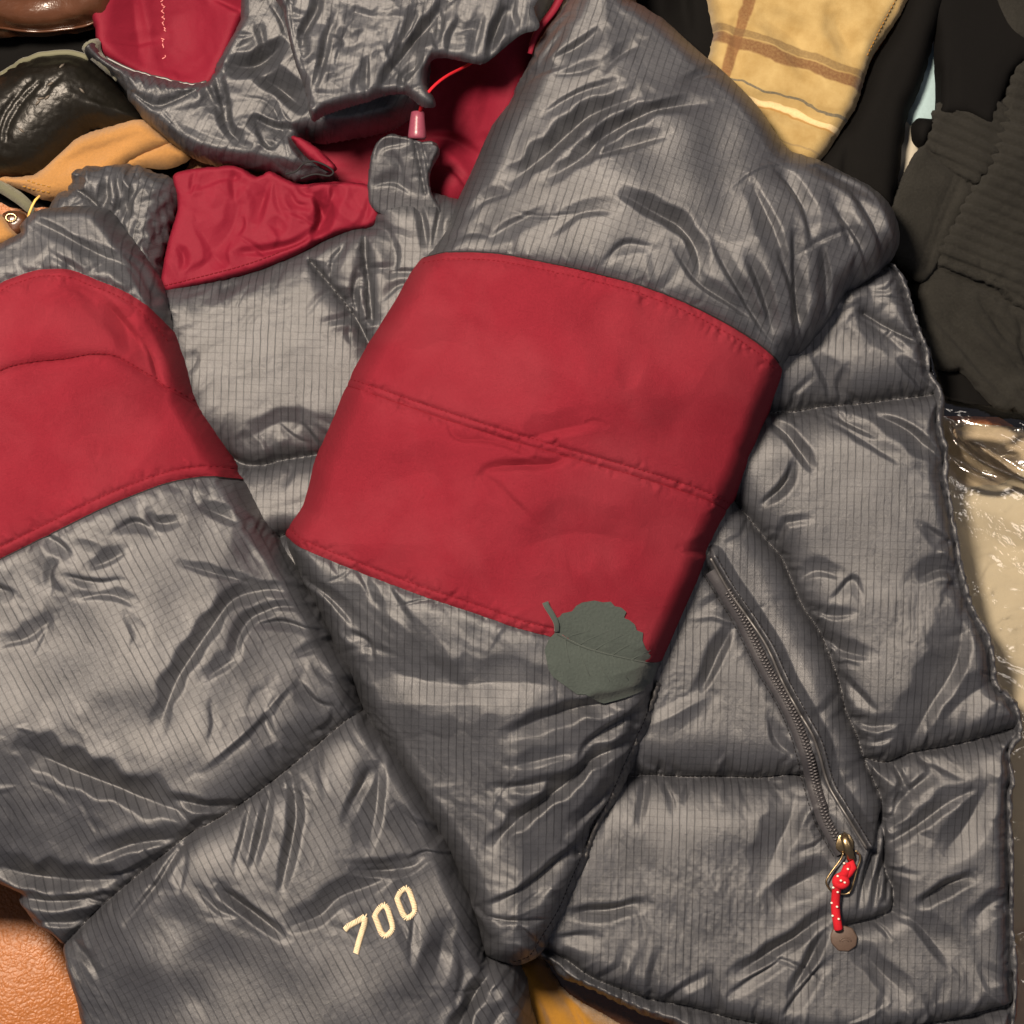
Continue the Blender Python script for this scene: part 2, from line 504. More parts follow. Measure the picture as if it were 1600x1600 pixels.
def along(pts, step):
    p = np.asarray(pts, float); seg = np.diff(p, axis=0); L = np.hypot(seg[:, 0], seg[:, 1]); acc = np.concatenate([[0], np.cumsum(L)])
    n = max(int(acc[-1] / step), 2); t = np.linspace(0, acc[-1], n)
    return np.stack([np.interp(t, acc, p[:, 0]), np.interp(t, acc, p[:, 1])], 1)

def offset(pts, d):
    p = np.asarray(pts, float); t = np.gradient(p, axis=0); t /= np.linalg.norm(t, axis=1, keepdims=True) + 1e-9
    return p + np.stack([-t[:, 1], t[:, 0]], 1) * d

def stitches(sheet, pts, mat, parent, step=7.5, r=1.1, lift=0.6, name='stitching'):
    b = MB(); q = along(smooth(pts, 4), step)
    for i in range(len(q) - 1):
        a, c = q[i], q[i] + (q[i + 1] - q[i]) * 0.66
        pp = np.array([a + (c - a) * t for t in (0, .25, .75, 1)])
        P, n = sheet.at(pp)
        P = P + n * (np.array([-0.6, lift, lift, -0.6])[:, None] * S)
        b.tube(P, r * S, 5, nrm=n)
    o = b.build(name, mat, parent)
    o['kind'] = 'stuff'
    return o
# ------------------------------------------------------------------ materials
class NT:
    def __init__(s, name):
        s.m = bpy.data.materials.new(name); s.m.use_nodes = True
        s.t = s.m.node_tree; s.b = s.t.nodes['Principled BSDF']
    def n(s, typ, **kw):
        x = s.t.nodes.new(typ)
        for k, v in kw.items(): setattr(x, k, v)
        return x
    def l(s, a, b): s.t.links.new(a, b)
    def val(s, sock, v):
        if hasattr(v, 'links') or isinstance(v, bpy.types.NodeSocket): s.l(v, sock)
        else: sock.default_value = v
    def math(s, op, a, b=0.0, c=None, clamp=False):
        x = s.n('ShaderNodeMath', operation=op); x.use_clamp = clamp
        s.val(x.inputs[0], a); s.val(x.inputs[1], b)
        if c is not None: s.val(x.inputs[2], c)
        return x.outputs[0]
    def mix(s, f, a, b):
        x = s.n('ShaderNodeMix', data_type='RGBA'); s.val(x.inputs['Factor'], f)
        for k, v in (('A', a), ('B', b)):
            q = [i for i in x.inputs if i.name == k and i.type == 'RGBA'][0]
            s.val(q, v if isinstance(v, bpy.types.NodeSocket) else (*v, 1))
        return [o for o in x.outputs if o.type == 'RGBA'][0]
    def noise(s, vec, scale, detail=2.0, rough=0.5, dist=0.0):
        x = s.n('ShaderNodeTexNoise'); s.l(vec, x.inputs['Vector'])
        x.inputs['Scale'].default_value = scale; x.inputs['Detail'].default_value = detail
        x.inputs['Roughness'].default_value = rough; x.inputs['Distortion'].default_value = dist
        return x.outputs['Fac']
    def voro(s, vec, scale, feature='DISTANCE_TO_EDGE'):
        x = s.n('ShaderNodeTexVoronoi', feature=feature); s.l(vec, x.inputs['Vector']); x.inputs['Scale'].default_value = scale
        return x.outputs['Distance']
    def uv(s, sx=1.0, sy=1.0, rot=0.0):
        u = s.n('ShaderNodeUVMap'); u.uv_map = 'pattern'
        m = s.n('ShaderNodeMapping'); s.l(u.outputs['UV'], m.inputs['Vector'])
        m.inputs['Scale'].default_value = (sx, sy, 1); m.inputs['Rotation'].default_value = (0, 0, rot)
        return m.outputs['Vector']
    def obj(s, sx=1, sy=1, sz=1):
        u = s.n('ShaderNodeTexCoord'); m = s.n('ShaderNodeMapping'); s.l(u.outputs['Object'], m.inputs['Vector'])
        m.inputs['Scale'].default_value = (sx, sy, sz)
        return m.outputs['Vector']
    def bump(s, height, strength, dist, prev=None):
        x = s.n('ShaderNodeBump'); s.l(height, x.inputs['Height'])
        x.inputs['Strength'].default_value = strength; x.inputs['Distance'].default_value = dist
        if prev is not None: s.l(prev, x.inputs['Normal'])
        return x.outputs['Normal']
    def set(s, **kw):
        names = dict(color='Base Color', rough='Roughness', metal='Metallic', normal='Normal', spec='Specular IOR Level', sheen='Sheen Weight',
                     sheen_rough='Sheen Roughness', aniso='Anisotropic', coat='Coat Weight', trans='Transmission Weight', alpha='Alpha', tint='Sheen Tint')
        for k, v in kw.items():
            q = s.b.inputs[names[k]]
            if isinstance(v, tuple) and len(v) == 3: v = (*v, 1)
            s.val(q, v)
        return s.m
    def line(s, x, per, width):
        """soft mask of lines repeated along x"""
        a = s.math('MULTIPLY', x, per); f = s.math('FRACT', a)
        d = s.math('ABSOLUTE', s.math('SUBTRACT', f, 0.5))
        r = s.n('ShaderNodeMapRange', interpolation_type='SMOOTHSTEP'); s.l(d, r.inputs['Value'])
        r.inputs['From Min'].default_value = width; r.inputs['From Max'].default_value = width * 0.35
        return r.outputs['Result']

def nylon(name, col, rough=0.47, lines=0.54, crinkle=0.12, spec=1.0, facety=0.34):
    t = NT(name)
    uv = t.uv(); sp = t.n('ShaderNodeSeparateXYZ'); t.l(uv, sp.inputs[0])
    wob = t.math('MULTIPLY', t.math('SUBTRACT', t.noise(uv, 3.0, 2), 0.5), 0.03)
    x = t.math('ADD', sp.outputs[0], wob); y = t.math('ADD', sp.outputs[1], wob)
    lu = t.line(x, 8.6, 0.13); lv = t.line(y, 8.4, 0.10)
    weave = t.noise(t.uv(14, 70), 4.0, 3, 0.65)
    weave2 = t.noise(t.uv(70, 12), 4.0, 3, 0.65)
    blot = t.noise(uv, 2.2, 4, 0.55)
    k = t.math('MULTIPLY', t.math('SUBTRACT', weave, 0.5), 1.3)
    k = t.math('ADD', k, t.math('MULTIPLY', t.math('SUBTRACT', weave2, 0.5), 1.0))
    k = t.math('ADD', k, t.math('MULTIPLY', t.math('SUBTRACT', blot, 0.5), 0.5))
    def fader(vec, seed):
        f = t.n('ShaderNodeMapRange'); t.l(t.noise(vec, seed, 2), f.inputs['Value'])
        f.inputs['From Min'].default_value = 0.38; f.inputs['From Max'].default_value = 0.62; f.inputs['To Min'].default_value = 0.42; f.inputs['To Max'].default_value = 1.0
        return f.outputs['Result']
    f1 = fader(uv, 1.3); f2 = fader(t.uv(1, 1, 1.0), 1.1)
    lu2 = t.math('MULTIPLY', lu, f1)
    lv2 = t.math('MULTIPLY', lv, t.math('MULTIPLY', f2, t.math('SUBTRACT', 1.25, f1)))
    light = tuple(min(1, c * 1.9) for c in col); dark = tuple(c * 0.4 for c in col)
    c = t.mix(t.math('ADD', 0.42, k, clamp=True), dark, light)
    c = t.mix(t.math('MULTIPLY', lu2, lines), c, tuple(a * 0.35 for a in col))
    c = t.mix(t.math('MULTIPLY', lv2, lines * 0.8), c, tuple(a * 0.3 for a in col))
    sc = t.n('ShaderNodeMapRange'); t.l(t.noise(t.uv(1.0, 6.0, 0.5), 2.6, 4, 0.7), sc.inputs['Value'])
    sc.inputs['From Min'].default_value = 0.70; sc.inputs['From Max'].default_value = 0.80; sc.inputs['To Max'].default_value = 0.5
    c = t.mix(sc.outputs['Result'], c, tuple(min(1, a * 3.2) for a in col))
    cr = t.noise(uv, 7.0, 5, 0.62, 0.8)
    crv = t.math('ABSOLUTE', t.math('SUBTRACT', cr, 0.5))
    n = t.bump(crv, crinkle, 0.0022)
    def facet(vec, scale, strength, dist, prev, seed):
        # thin cloth crinkles into small flat facets: each cell gets its own tilt
        v = t.n('ShaderNodeTexVoronoi', feature='F1'); t.l(vec, v.inputs['Vector']); v.inputs['Scale'].default_value = scale
        d = t.n('ShaderNodeVectorMath', operation='SUBTRACT'); t.l(vec, d.inputs[0]); t.l(v.outputs['Position'], d.inputs[1])
        cc = t.n('ShaderNodeVectorMath', operation='SUBTRACT'); t.l(v.outputs['Color'], cc.inputs[0]); cc.inputs[1].default_value = (0.5, 0.5, 0.5)
        dt = t.n('ShaderNodeVectorMath', operation='DOT_PRODUCT'); t.l(d.outputs[0], dt.inputs[0]); t.l(cc.outputs[0], dt.inputs[1])
        m = t.n('ShaderNodeMapRange'); t.l(t.noise(uv, seed, 3, 0.6), m.inputs['Value']); m.inputs['From Min'].default_value = 0.46; m.inputs['From Max'].default_value = 0.66
        return t.bump(t.math('MULTIPLY', t.math('MULTIPLY', dt.outputs['Value'], scale), m.outputs['Result']), strength, dist, prev)
    wn = t.n('ShaderNodeTexNoise'); t.l(uv, wn.inputs['Vector']); wn.inputs['Scale'].default_value = 3.0
    wv = t.n('ShaderNodeVectorMath', operation='MULTIPLY_ADD'); t.l(wn.outputs['Color'], wv.inputs[0]); wv.inputs[1].default_value = (0.22, 0.22, 0); t.l(uv, wv.inputs[2])
    st = t.n('ShaderNodeMapping'); t.l(wv.outputs[0], st.inputs['Vector']); st.inputs['Rotation'].default_value = (0, 0, 0.7); st.inputs['Scale'].default_value = (1, 0.45, 0)
    n = facet(st.outputs['Vector'], 4.5, facety, 0.0034, n, 1.6)
    n = facet(wv.outputs[0], 9.0, facety * 0.8, 0.0016, n, 2.3)
    n = t.bump(t.noise(uv, 26.0, 3, 0.6), 0.14, 0.0006, n)
    n = t.bump(t.math('ADD', lu, t.math('MULTIPLY', lv, 0.5)), 0.10, 0.0003, n)
    n = t.bump(t.math('ADD', weave, weave2), 0.42, 0.00030, n)
    ro = t.math('ADD', rough - 0.10, t.math('MULTIPLY', weave, 0.2))
    # yarn lines shine less than the cloth between them
    spk = t.math('MULTIPLY_ADD', k, 0.6, spec)
    spk = t.math('MULTIPLY', spk, t.math('SUBTRACT', 1.0, t.math('MULTIPLY', lu2, lines)))
    spk = t.math('MULTIPLY', spk, t.math('SUBTRACT', 1.0, t.math('MULTIPLY', lv2, lines * 0.55)))
    return t.set(color=c, rough=ro, normal=n, spec=spk)

def cloth(name, col, rough=0.75, grain=0.35, spec=0.25, sheen=0.2, crinkle=0.10, vary=0.35, fade=0.0):
    t = NT(name)
    uv = t.uv()
    a = t.noise(t.uv(10, 45), 5.0, 3, 0.6); b = t.noise(t.uv(45, 10), 5.0, 3, 0.6); bl = t.noise(uv, 1.7, 4, 0.5)
    k = t.math('ADD', t.math('MULTIPLY', t.math('SUBTRACT', a, 0.5), vary * 1.6), t.math('MULTIPLY', t.math('SUBTRACT', b, 0.5), vary * 1.6))
    k = t.math('ADD', k, t.math('MULTIPLY', t.math('SUBTRACT', bl, 0.5), vary))
    g2 = t.noise(uv, 26, 4, 0.7); k = t.math('ADD', k, t.math('MULTIPLY', t.math('SUBTRACT', g2, 0.5), vary * 1.5))
    c = t.mix(t.math('ADD', 0.5, k, clamp=True), tuple(x * 0.72 for x in col), tuple(min(1, x * 1.28) for x in col))
    if fade:
        fm = t.n('ShaderNodeMapRange'); t.l(t.noise(uv, 0.75, 5, 0.55, 0.4), fm.inputs['Value']); fm.inputs['From Min'].default_value = 0.42; fm.inputs['From Max'].default_value = 0.68
        c = t.mix(t.math('MULTIPLY', fm.outputs['Result'], fade), c, tuple(min(1, x * 1.25 + 0.022) for x in col))
    n = t.bump(t.noise(uv, 5.0, 4, 0.6, 0.5), crinkle, 0.002)
    n = t.bump(g2, grain * 0.5, 0.0006, n)
    n = t.bump(t.math('ADD', a, b), grain, 0.0005, n)
    return t.set(color=c, rough=rough, normal=n, spec=spec, sheen=sheen)

def leather(name, col, rough=0.34, scale=14.0, strength=0.55, dark=0.8, spec=0.5, uneven=0.3):
    t = NT(name)
    uv = t.uv()
    dn = t.n('ShaderNodeTexNoise'); t.l(uv, dn.inputs['Vector']); dn.inputs['Scale'].default_value = 6.0
    add = t.n('ShaderNodeVectorMath', operation='MULTIPLY_ADD'); t.l(dn.outputs['Color'], add.inputs[0]); add.inputs[1].default_value = (0.12, 0.12, 0); t.l(uv, add.inputs[2])
    v = t.n('ShaderNodeTexVoronoi', feature='SMOOTH_F1'); t.l(add.outputs[0], v.inputs['Vector']); v.inputs['Scale'].default_value = scale; v.inputs['Smoothness'].default_value = 0.4
    h = t.math('SUBTRACT', 1.0, v.outputs['Distance'])
    bl = t.noise(uv, 1.2, 5, 0.6); fine = t.noise(uv, scale * 3, 3, 0.6)
    c = t.mix(t.math('MULTIPLY_ADD', h, 1.4, -0.4, clamp=True), tuple(x * dark for x in col), col)
    c = t.mix(t.math('MULTIPLY', bl, uneven), c, tuple(x * 0.45 for x in col))
    n = t.bump(h, strength, 0.0010)
    n = t.bump(fine, 0.2, 0.0004, n)
    n = t.bump(t.noise(uv, 4.0, 4, 0.6), 0.25, 0.003, n)
    ro = t.math('ADD', rough, t.math('MULTIPLY', t.math('SUBTRACT', bl, 0.5), 0.3))
    return t.set(color=c, rough=ro, normal=n, spec=spec)

def plain(name, col, rough=0.5, metal=0.0, spec=0.5, vary=0.25, scale=900, bump=0.2):
    t = NT(name)
    ob = t.obj()
    a = t.noise(ob, scale, 3, 0.6)
    c = t.mix(a, tuple(x * (1 - vary) for x in col), tuple(min(1, x * (1 + vary)) for x in col))
    n = t.bump(a, bump, 0.0003)
    return t.set(color=c, rough=rough, metal=metal, normal=n, spec=spec)

GREY = (0.0415, 0.0442, 0.0530)
M_nylon = nylon('grey_ripstop_nylon', GREY)
M_hood = nylon('grey_hood_nylon', (0.040, 0.043, 0.052), rough=0.45, crinkle=0.14, lines=0.4, facety=0.8)
M_trim = nylon('grey_trim_nylon', (0.055, 0.053, 0.054), rough=0.45, crinkle=0.4, lines=0.0)
RED = (0.200, 0.0140, 0.0262)
M_red = cloth('red_band_cloth', RED, rough=0.72, spec=0.12, sheen=0.0, crinkle=0.22, vary=0.42, grain=0.9, fade=0.35)
M_lining = cloth('red_lining_cloth', (0.17, 0.010, 0.024), rough=0.6, spec=0.12, sheen=0.0, crinkle=0.14, vary=0.3)
M_redthread = plain('dark_red_thread', (0.14, 0.007, 0.014), 0.8, spec=0.1)
M_greythread = plain('grey_thread', (0.022, 0.021, 0.023), 0.9, spec=0.1)
M_cream = plain('cream_thread', (0.76, 0.63, 0.43), 0.7)
M_cord = plain('red_cord', (0.50, 0.012, 0.022), 0.75, scale=2600, bump=0.9, vary=0.5, spec=0.2)
M_fleck = plain('white_fleck', (0.85, 0.72, 0.62), 0.5)
M_lock = plain('maroon_plastic', (0.20, 0.045, 0.075), 0.32)
M_zip = plain('dark_zip_tape', (0.035, 0.034, 0.040), 0.6, vary=0.4)
M_teeth = plain('dark_zip_coil', (0.075, 0.072, 0.078), 0.28)
M_metal = plain('antique_brass', (0.36, 0.27, 0.15), 0.28, metal=1.0)
M_tab = plain('brown_rubber', (0.085, 0.056, 0.042), 0.55)
M_pink = plain('pink_thread', (0.62, 0.20, 0.20), 0.5)
M_leaf = None
# ------------------------------------------------------------------ the seat the pile lies on
G = lambda *a: list(a)
M_seat = leather('tan_leather', (0.41, 0.140, 0.034), rough=0.46, scale=22, strength=0.45)
seat = Sheet([(-400, -400), (2000, -400), (2000, 2000), (-400, 2000)], -190, 40, 60, excess=0.004, levels=(48, 24), its=(20, 10), noise=0, smooth_outline=0, znom=-150,
             lumps=[(0, 1600, 240, 240, 75), (1640, 1560, 120, 200, 60)])
o = seat.carve('leather_sofa', M_seat, None)
tag(o, 'orange brown grained leather sofa seat under the pile of clothes', 'sofa')

# ------------------------------------------------------------------ clothes of the pile behind the jacket
M_black = cloth('black_cotton', (0.004, 0.0038, 0.0038), rough=0.85, spec=0.1, sheen=0.0)
M_black2 = cloth('black_twill', (0.0055, 0.0052, 0.005), rough=0.85, spec=0.1, sheen=0.0, grain=0.6)
M_brown = leather('dark_brown_leather', (0.10, 0.040, 0.020), rough=0.26, scale=5, strength=0.15, spec=0.6, uneven=0.7)
M_shoe = leather('black_worn_leather', (0.010, 0.009, 0.007), rough=0.42, scale=9, strength=0.5, spec=0.35, uneven=0.6)
M_suede = cloth('tan_suede', (0.40, 0.205, 0.066), rough=0.95, spec=0.05, sheen=0.15, grain=0.9, crinkle=0.35, vary=0.6)
M_must = cloth('mustard_suede', (0.30, 0.145, 0.018), rough=0.9, spec=0.1, sheen=0.3, grain=0.6, crinkle=0.2, vary=0.5)
M_blue = cloth('pale_blue_cotton', (0.30, 0.42, 0.45), rough=0.8)
M_creamc = cloth('cream_cotton', (0.46, 0.43, 0.35), rough=0.8, vary=0.15)
M_olive = cloth('olive_webbing', (0.13, 0.13, 0.085), rough=0.7, grain=0.8)
M_knit = cloth('black_wool_knit', (0.025, 0.0243, 0.0215), rough=0.95, spec=0.1, sheen=0.03, grain=1.0, crinkle=0.5, vary=1.3)

lv1 = (12, 6); it1 = (50, 25)
# dark brown leather jacket edge, top left
s_ = Sheet([(-60, -60), (175, -60), (172, 20), (150, 34), (118, 41), (70, 47), (30, 47), (-60, 44)], -90, 90, 45, excess=0.05, levels=lv1, its=it1, seed=3,
           folds=[([(0, 40), (60, 42), (150, 28)], 6, 6, 8, 'f'), ([(20, 10), (80, 5), (130, -10)], 14, 20, 10)])
o = s_.carve('leather_coat', M_brown, None); tag(o, 'glossy dark brown leather coat edge folded in the corner above the black shoe', 'coat')
b = MB(); P, n = s_.at(along(smooth([(-40, 38), (30, 42), (70, 42), (118, 36), (150, 28)], 4), 8), 1.5); b.tube(P, 2.2 * S, 6)
b.build('piping', M_brown, o)
s_ = Sheet([(-80, 10), (300, 10), (300, 330), (-80, 330)], -165, 30, 40, excess=0.03, levels=lv1, its=it1, seed=4)  # flat black backing sheet under the corner items
o = s_.carve('black_underlay', M_black, None); tag(o, 'flat black sheet filling the gap under the black leather shoe and tan suede', 'shirt')

# black leather shoe
s_ = Sheet([(-60, 130), (-10, 108), (45, 84), (100, 77), (135, 86), (165, 112), (190, 145), (222, 186), (180, 198), (140, 205), (115, 225), (85, 252), (50, 272), (0, 274), (-60, 270)], -110, 105, 70,
           excess=0.03, levels=(12, 6, 3), its=(40, 30, 20), seed=5,
           seams=[([(0, 225), (8, 190), (30, 155), (55, 128)], 0.10, 8), ([(12, 236), (20, 195), (42, 160), (66, 135)], 0.10, 8), ([(-20, 118), (40, 98), (110, 94), (150, 118)], 0.16, 12)],
           folds=[([(72, 150), (85, 135), (96, 122)], 4, 4, 3), ([(130, 150), (160, 160), (190, 180)], 9, 9, 6)], crisp=6, fscale=0.6)
shoe = s_.carve('leather_shoe', M_shoe, None); tag(shoe, 'worn black leather shoe with scuffed creases beside the tan suede', 'shoe')
b = MB(); P, n = s_.at(along(smooth([(-40, 121), (0, 103), (45, 89), (100, 83), (132, 92)], 4), 6), 2.0); b.tube(P, 5 * S, 8); b.build('welt', M_olive, shoe)
b = MB()
for (u, v, a) in ((84, 136, .5), (80, 158, .7), (70, 160, .2), (100, 108, .9), (40, 208, -.6), (132, 146, -.8), (66, 166, 0.8)):
    P, n = s_.at([(u - 5 * math.cos(a), v + 5 * math.sin(a)), (u, v), (u + 5 * math.cos(a), v - 5 * math.sin(a))], 1.2); b.tube(P, np.array([1.0, 2.2, 1.0]) * S, 6)
b.build('lace_stub', plain('worn_edge', (0.10, 0.085, 0.07), 0.6), shoe)

# tan suede bag
s_ = Sheet([(-60, 268), (-10, 276), (40, 272), (62, 262), (100, 228), (122, 210), (170, 194), (221, 183), (256, 212), (262, 225), (200, 252), (150, 300), (76, 312), (40, 298), (0, 284), (-60, 276)], -75, 40, 22,
           excess=0.02, levels=(12, 6, 3), its=(40, 30, 15), seed=6, folds=[([(80, 262), (140, 240), (220, 214)], 10, 10, 4)])
bag = s_.carve('suede_bag', M_suede, None); tag(bag, 'tan suede bag flap with stitched corner behind the hood and shoulder', 'bag')
stitches(s_, [(36, 290), (60, 297), (82, 302)], M_must, bag, 6, 1.2)
stitches(s_, [(44, 283), (64, 289), (84, 294)], M_must, bag, 6, 1.2)
s_ = Sheet([(150, 300), (165, 262), (190, 246), (230, 226), (262, 214), (300, 240), (260, 262), (210, 262)], -92, 40, 25, excess=0.02, levels=lv1, its=it1, seed=8)
s_.carve('flap', M_suede, bag)
# strap, cord, eyelet tab and mustard corner at the far left
s_ = Sheet([(-40, 262), (5, 283), (36, 303), (52, 322), (46, 334), (20, 314), (-10, 296), (-40, 280)], -70, 22, 12, excess=0.0, levels=lv1, its=it1, noise=0)
o = s_.carve('webbing_strap', M_olive, None); tag(o, 'narrow grey green webbing strap below the tan suede bag', 'strap')
b = MB(); b.tube([w(62, 306, -20), w(55, 313, -16), (w(50, 322, -14)), w(46, 332, -14), w(42, 346, -24)], 2.0 * S, 8)
o = b.build('yellow_cord', plain('yellow_cord', (0.72, 0.45, 0.12), .6), None); tag(o, 'thin yellow cord hanging beside the left shoulder', 'cord')
s_ = Sheet([(0, 338), (6, 330), (20, 328), (36, 332), (43, 345), (34, 362), (18, 368), (4, 356)], -45, 18, 10, excess=0.0, levels=(6, 3), its=(10, 10), noise=0)
o = s_.carve('leather_tab', M_brown, None); tag(o, 'small brown leather tab with round eyelet at the left edge', 'tab')
b = MB(); b.tube([w(17 + 8 * math.cos(a), 340 + 6 * math.sin(a), -24) for a in np.linspace(0, 2 * math.pi, 17)], 2.0 * S, 6, caps=False); b.build('eyelet', M_metal, o)
s_ = Sheet([(-50, 320), (0, 334), (14, 350), (25, 366), (20, 374), (0, 386), (-50, 400)], -42, 30, 14, excess=0.02, levels=(6, 3), its=(20, 15))
o = s_.carve('suede_pouch', M_suede, None); tag(o, 'mustard suede pouch corner poking out at the left edge', 'pouch')

# black shirt behind, plaid shirt, black trousers, blue shirt, cardigan
s_ = Sheet([(930, -80), (1180, -80), (1180, 160), (1080, 160), (1000, 60)], -150, 60, 60, excess=0.04, levels=lv1, its=it1, seed=9, folds=[([(1060, -60), (1075, 60)], 12, 12, 12)])
o = s_.carve('black_garment', M_black, None); tag(o, 'black garment between the right sleeve and the plaid shirt', 'garment')

t = NT('yellow_plaid_cotton')
uv = t.uv(); sp = t.n('ShaderNodeSeparateXYZ'); t.l(uv, sp.inputs[0])
wb = t.math('MULTIPLY', t.math('SUBTRACT', t.noise(uv, 1.6, 3), 0.5), 0.22)
X = t.math('ADD', sp.outputs[0], wb); Y = t.math('ADD', sp.outputs[1], wb)
blot = t.noise(uv, 2.6, 4, 0.6)
c = t.mix(t.math('MULTIPLY_ADD', t.math('SUBTRACT', blot, 0.5), 1.5, 0.5, clamp=True), (0.24, 0.155, 0.05), (0.46, 0.355, 0.165))
c = t.mix(t.math('MULTIPLY', t.noise(t.uv(3, 60), 4, 2), 0.35), c, (0.30, 0.18, 0.05))
def band(x, c0, wd):
    d = t.math('ABSOLUTE', t.math('SUBTRACT', x, c0))
    r = t.n('ShaderNodeMapRange', interpolation_type='SMOOTHSTEP'); t.l(d, r.inputs['Value']); r.inputs['From Min'].default_value = wd; r.inputs['From Max'].default_value = wd * 0.6
    return r.outputs['Result']
wornp = t.math('MULTIPLY_ADD', t.noise(t.uv(8, 8), 3, 4, 0.7), 1.1, 0.35, clamp=True)
def paint(c, mask, col, k): return t.mix(t.math('MULTIPLY', t.math('MULTIPLY', mask, k), wornp), c, col)
t_uv0 = (11.10, 0.0)
for (ax, c0, wd, col, k) in ():
    pass
PLAID = t
M_plaid_parts = (c, X, Y, band, paint)
gr = 0.33   # the cloth's threads run a little off the square
ca, sa = math.cos(gr), math.sin(gr)
def UVp(u, v): return ((u * ca + v * sa) / 100, (-u * sa + v * ca) / 100)
y1 = UVp(1230, 100)[1]; x1 = UVp(1140, 75)[0]
c = paint(c, band(X, UVp(1150, 60)[0], 0.11), (0.16, 0.075, 0.03), 0.95)
c = paint(c, band(X, UVp(1395, 60)[0], 0.13), (0.62, 0.42, 0.16), 0.5)
c = paint(c, band(Y, UVp(1215, 90)[1], 0.11), (0.14, 0.07, 0.03), 1.0)
c = paint(c, band(Y, UVp(1125, 42)[1], 0.07), (0.12, 0.075, 0.035), 0.7)
c = paint(c, band(Y, UVp(1220, 152)[1], 0.022), (0.07, 0.075, 0.07), 0.85)
c = paint(c, band(Y, UVp(1220, 178)[1], 0.035), (0.30, 0.16, 0.04), 0.8)
c = paint(c, band(Y, UVp(1260, 186)[1], 0.06), (0.78, 0.62, 0.36), 0.6)
c = paint(c, band(Y, UVp(1250, 232)[1], 0.02), (0.20, 0.15, 0.08), 0.6)
nn = t.bump(t.noise(uv, 40, 3, .6), 0.3, 0.0005)
M_plaid = t.set(color=c, rough=0.85, normal=nn, spec=0.2, sheen=0.2)
s_ = Sheet([(1128, -70), (1440, -70), (1420, 0), (1395, 42), (1366, 86), (1352, 128), (1340, 165), (1320, 196), (1286, 247), (1250, 262), (1180, 230), (1110, 120), (1117, 50)], -75, 50, 26, excess=0.03, seed=12, levels=(12, 6, 3), its=(50, 30, 15),
           folds=[([(1130, 150), (1220, 170), (1320, 200)], 14, 14, 7), ([(1180, 20), (1240, 60), (1260, 110)], 18, 18, 9), ([(1300, 20), (1330, 90)], 18, 18, 8), ([(1150, 40), (1150, 110)], 5, 5, 2), ([(1400, 5), (1370, 60)], 4, 4, 4)])
o = s_.carve('plaid_shirt', M_plaid, None, grain=gr); tag(o, 'yellow plaid shirt with brown stripes beside the black trousers', 'shirt')
stitches(s_, [(1398, 0), (1380, 35), (1352, 90)], M_must, o, 6, 0.9)

s_ = Sheet([(1440, -70), (1500, -70), (1464, 60), (1450, 112), (1436, 150), (1422, 184), (1404, 300), (1388, 330), (1300, 300), (1270, 262), (1318, 196), (1342, 150), (1364, 92), (1395, 42)], -110, 70, 30, excess=0.02, levels=lv1, its=it1, seed=14,
           seams=[([(1325, 170), (1324, 220), (1320, 275)], 0.2, 14)])
o = s_.carve('black_trousers', M_black2, None); tag(o, 'plain black trouser leg between the plaid shirt and the ribbed cardigan', 'trousers')
s_ = Sheet([(1440, 60), (1480, 80), (1475, 200), (1420, 200), (1425, 150)], -128, 20, 15, excess=0.02, levels=lv1, its=it1)
o = s_.carve('blue_shirt', M_blue, None); tag(o, 'sliver of pale blue shirt showing between black trousers and cardigan', 'shirt')
s_ = Sheet([(1396, 200), (1440, 200), (1440, 300), (1396, 300)], -132, 20, 15, excess=0.02, levels=lv1, its=it1)
o = s_.carve('cream_shirt', M_creamc, None); tag(o, 'cream cotton shirt glimpsed behind the cardigan edge', 'shirt')

def rib(theta, per, amp, poly, mask_soft=6):
    def f(U, V):
        q = U * math.sin(theta) - V * math.cos(theta)
        ph = q / per + 0.06 * value_noise(U, V, 60, 77)
        a = np.abs(np.sin(math.pi * ph))
        return amp * (a ** 0.8 - 0.5)
    return f
def relief(sh, fn, poly=None):
    r = fn(sh.U, sh.V)
    if poly is not None:
        sd = signed(np.array(poly, float), sh.u0, sh.v0, sh.g, sh.nx, sh.ny, 30)
        r = r * np.clip(sd / 5 + 0.5, 0, 1)
    sh.X = sh.X + sh.N * (r * S)[..., None]
    du = np.gradient(sh.X, axis=1); dv = np.gradient(sh.X, axis=0)
    n = np.cross(dv, du); n /= np.linalg.norm(n, axis=-1, keepdims=True) + 1e-12
    sh.N = n
# cardigan: back panel, turned sleeve with ribs, button band
card = empty('ribbed_cardigan', tuple(w(1500, 350, -100)))
tag(card, 'black ribbed wool cardigan heaped right of the jacket', 'cardigan')
bpy.context.view_layer.update()
def under(o, par):
    o.parent = par; o.matrix_parent_inverse = par.matrix_world.inverted(); return o
s_ = Sheet([(1466, -60), (1680, -60), (1680, 120), (1600, 100), (1560, 180), (1552, 205), (1515, 186), (1484, 182), (1464, 194), (1448, 228), (1430, 222), (1426, 196), (1440, 180), (1462, 182), (1465, 130), (1462, 60)], -100, 44, 12, excess=0.03, levels=lv1, its=it1, seed=15)
under(s_.carve('collar', M_black, None), card)  # black collar, its lower edge also stands in for shadow over the cuff top
s_ = Sheet([(1530, -60), (1680, -60), (1680, 90), (1590, 80), (1545, 30)], -100, 50, 30, excess=0.03, levels=lv1, its=it1, seed=16)
under(s_.carve('shoulder', M_knit, None), card)
s_ = Sheet([(1448, 205), (1476, 150), (1530, 130), (1580, 180), (1550, 262), (1518, 290), (1480, 262), (1446, 226)], -92, 26, 4, excess=0.02, crisp=3, seed=18, levels=(12, 6, 3), its=(40, 30, 12))
relief(s_, rib(0.42, 17, 7.0, None))
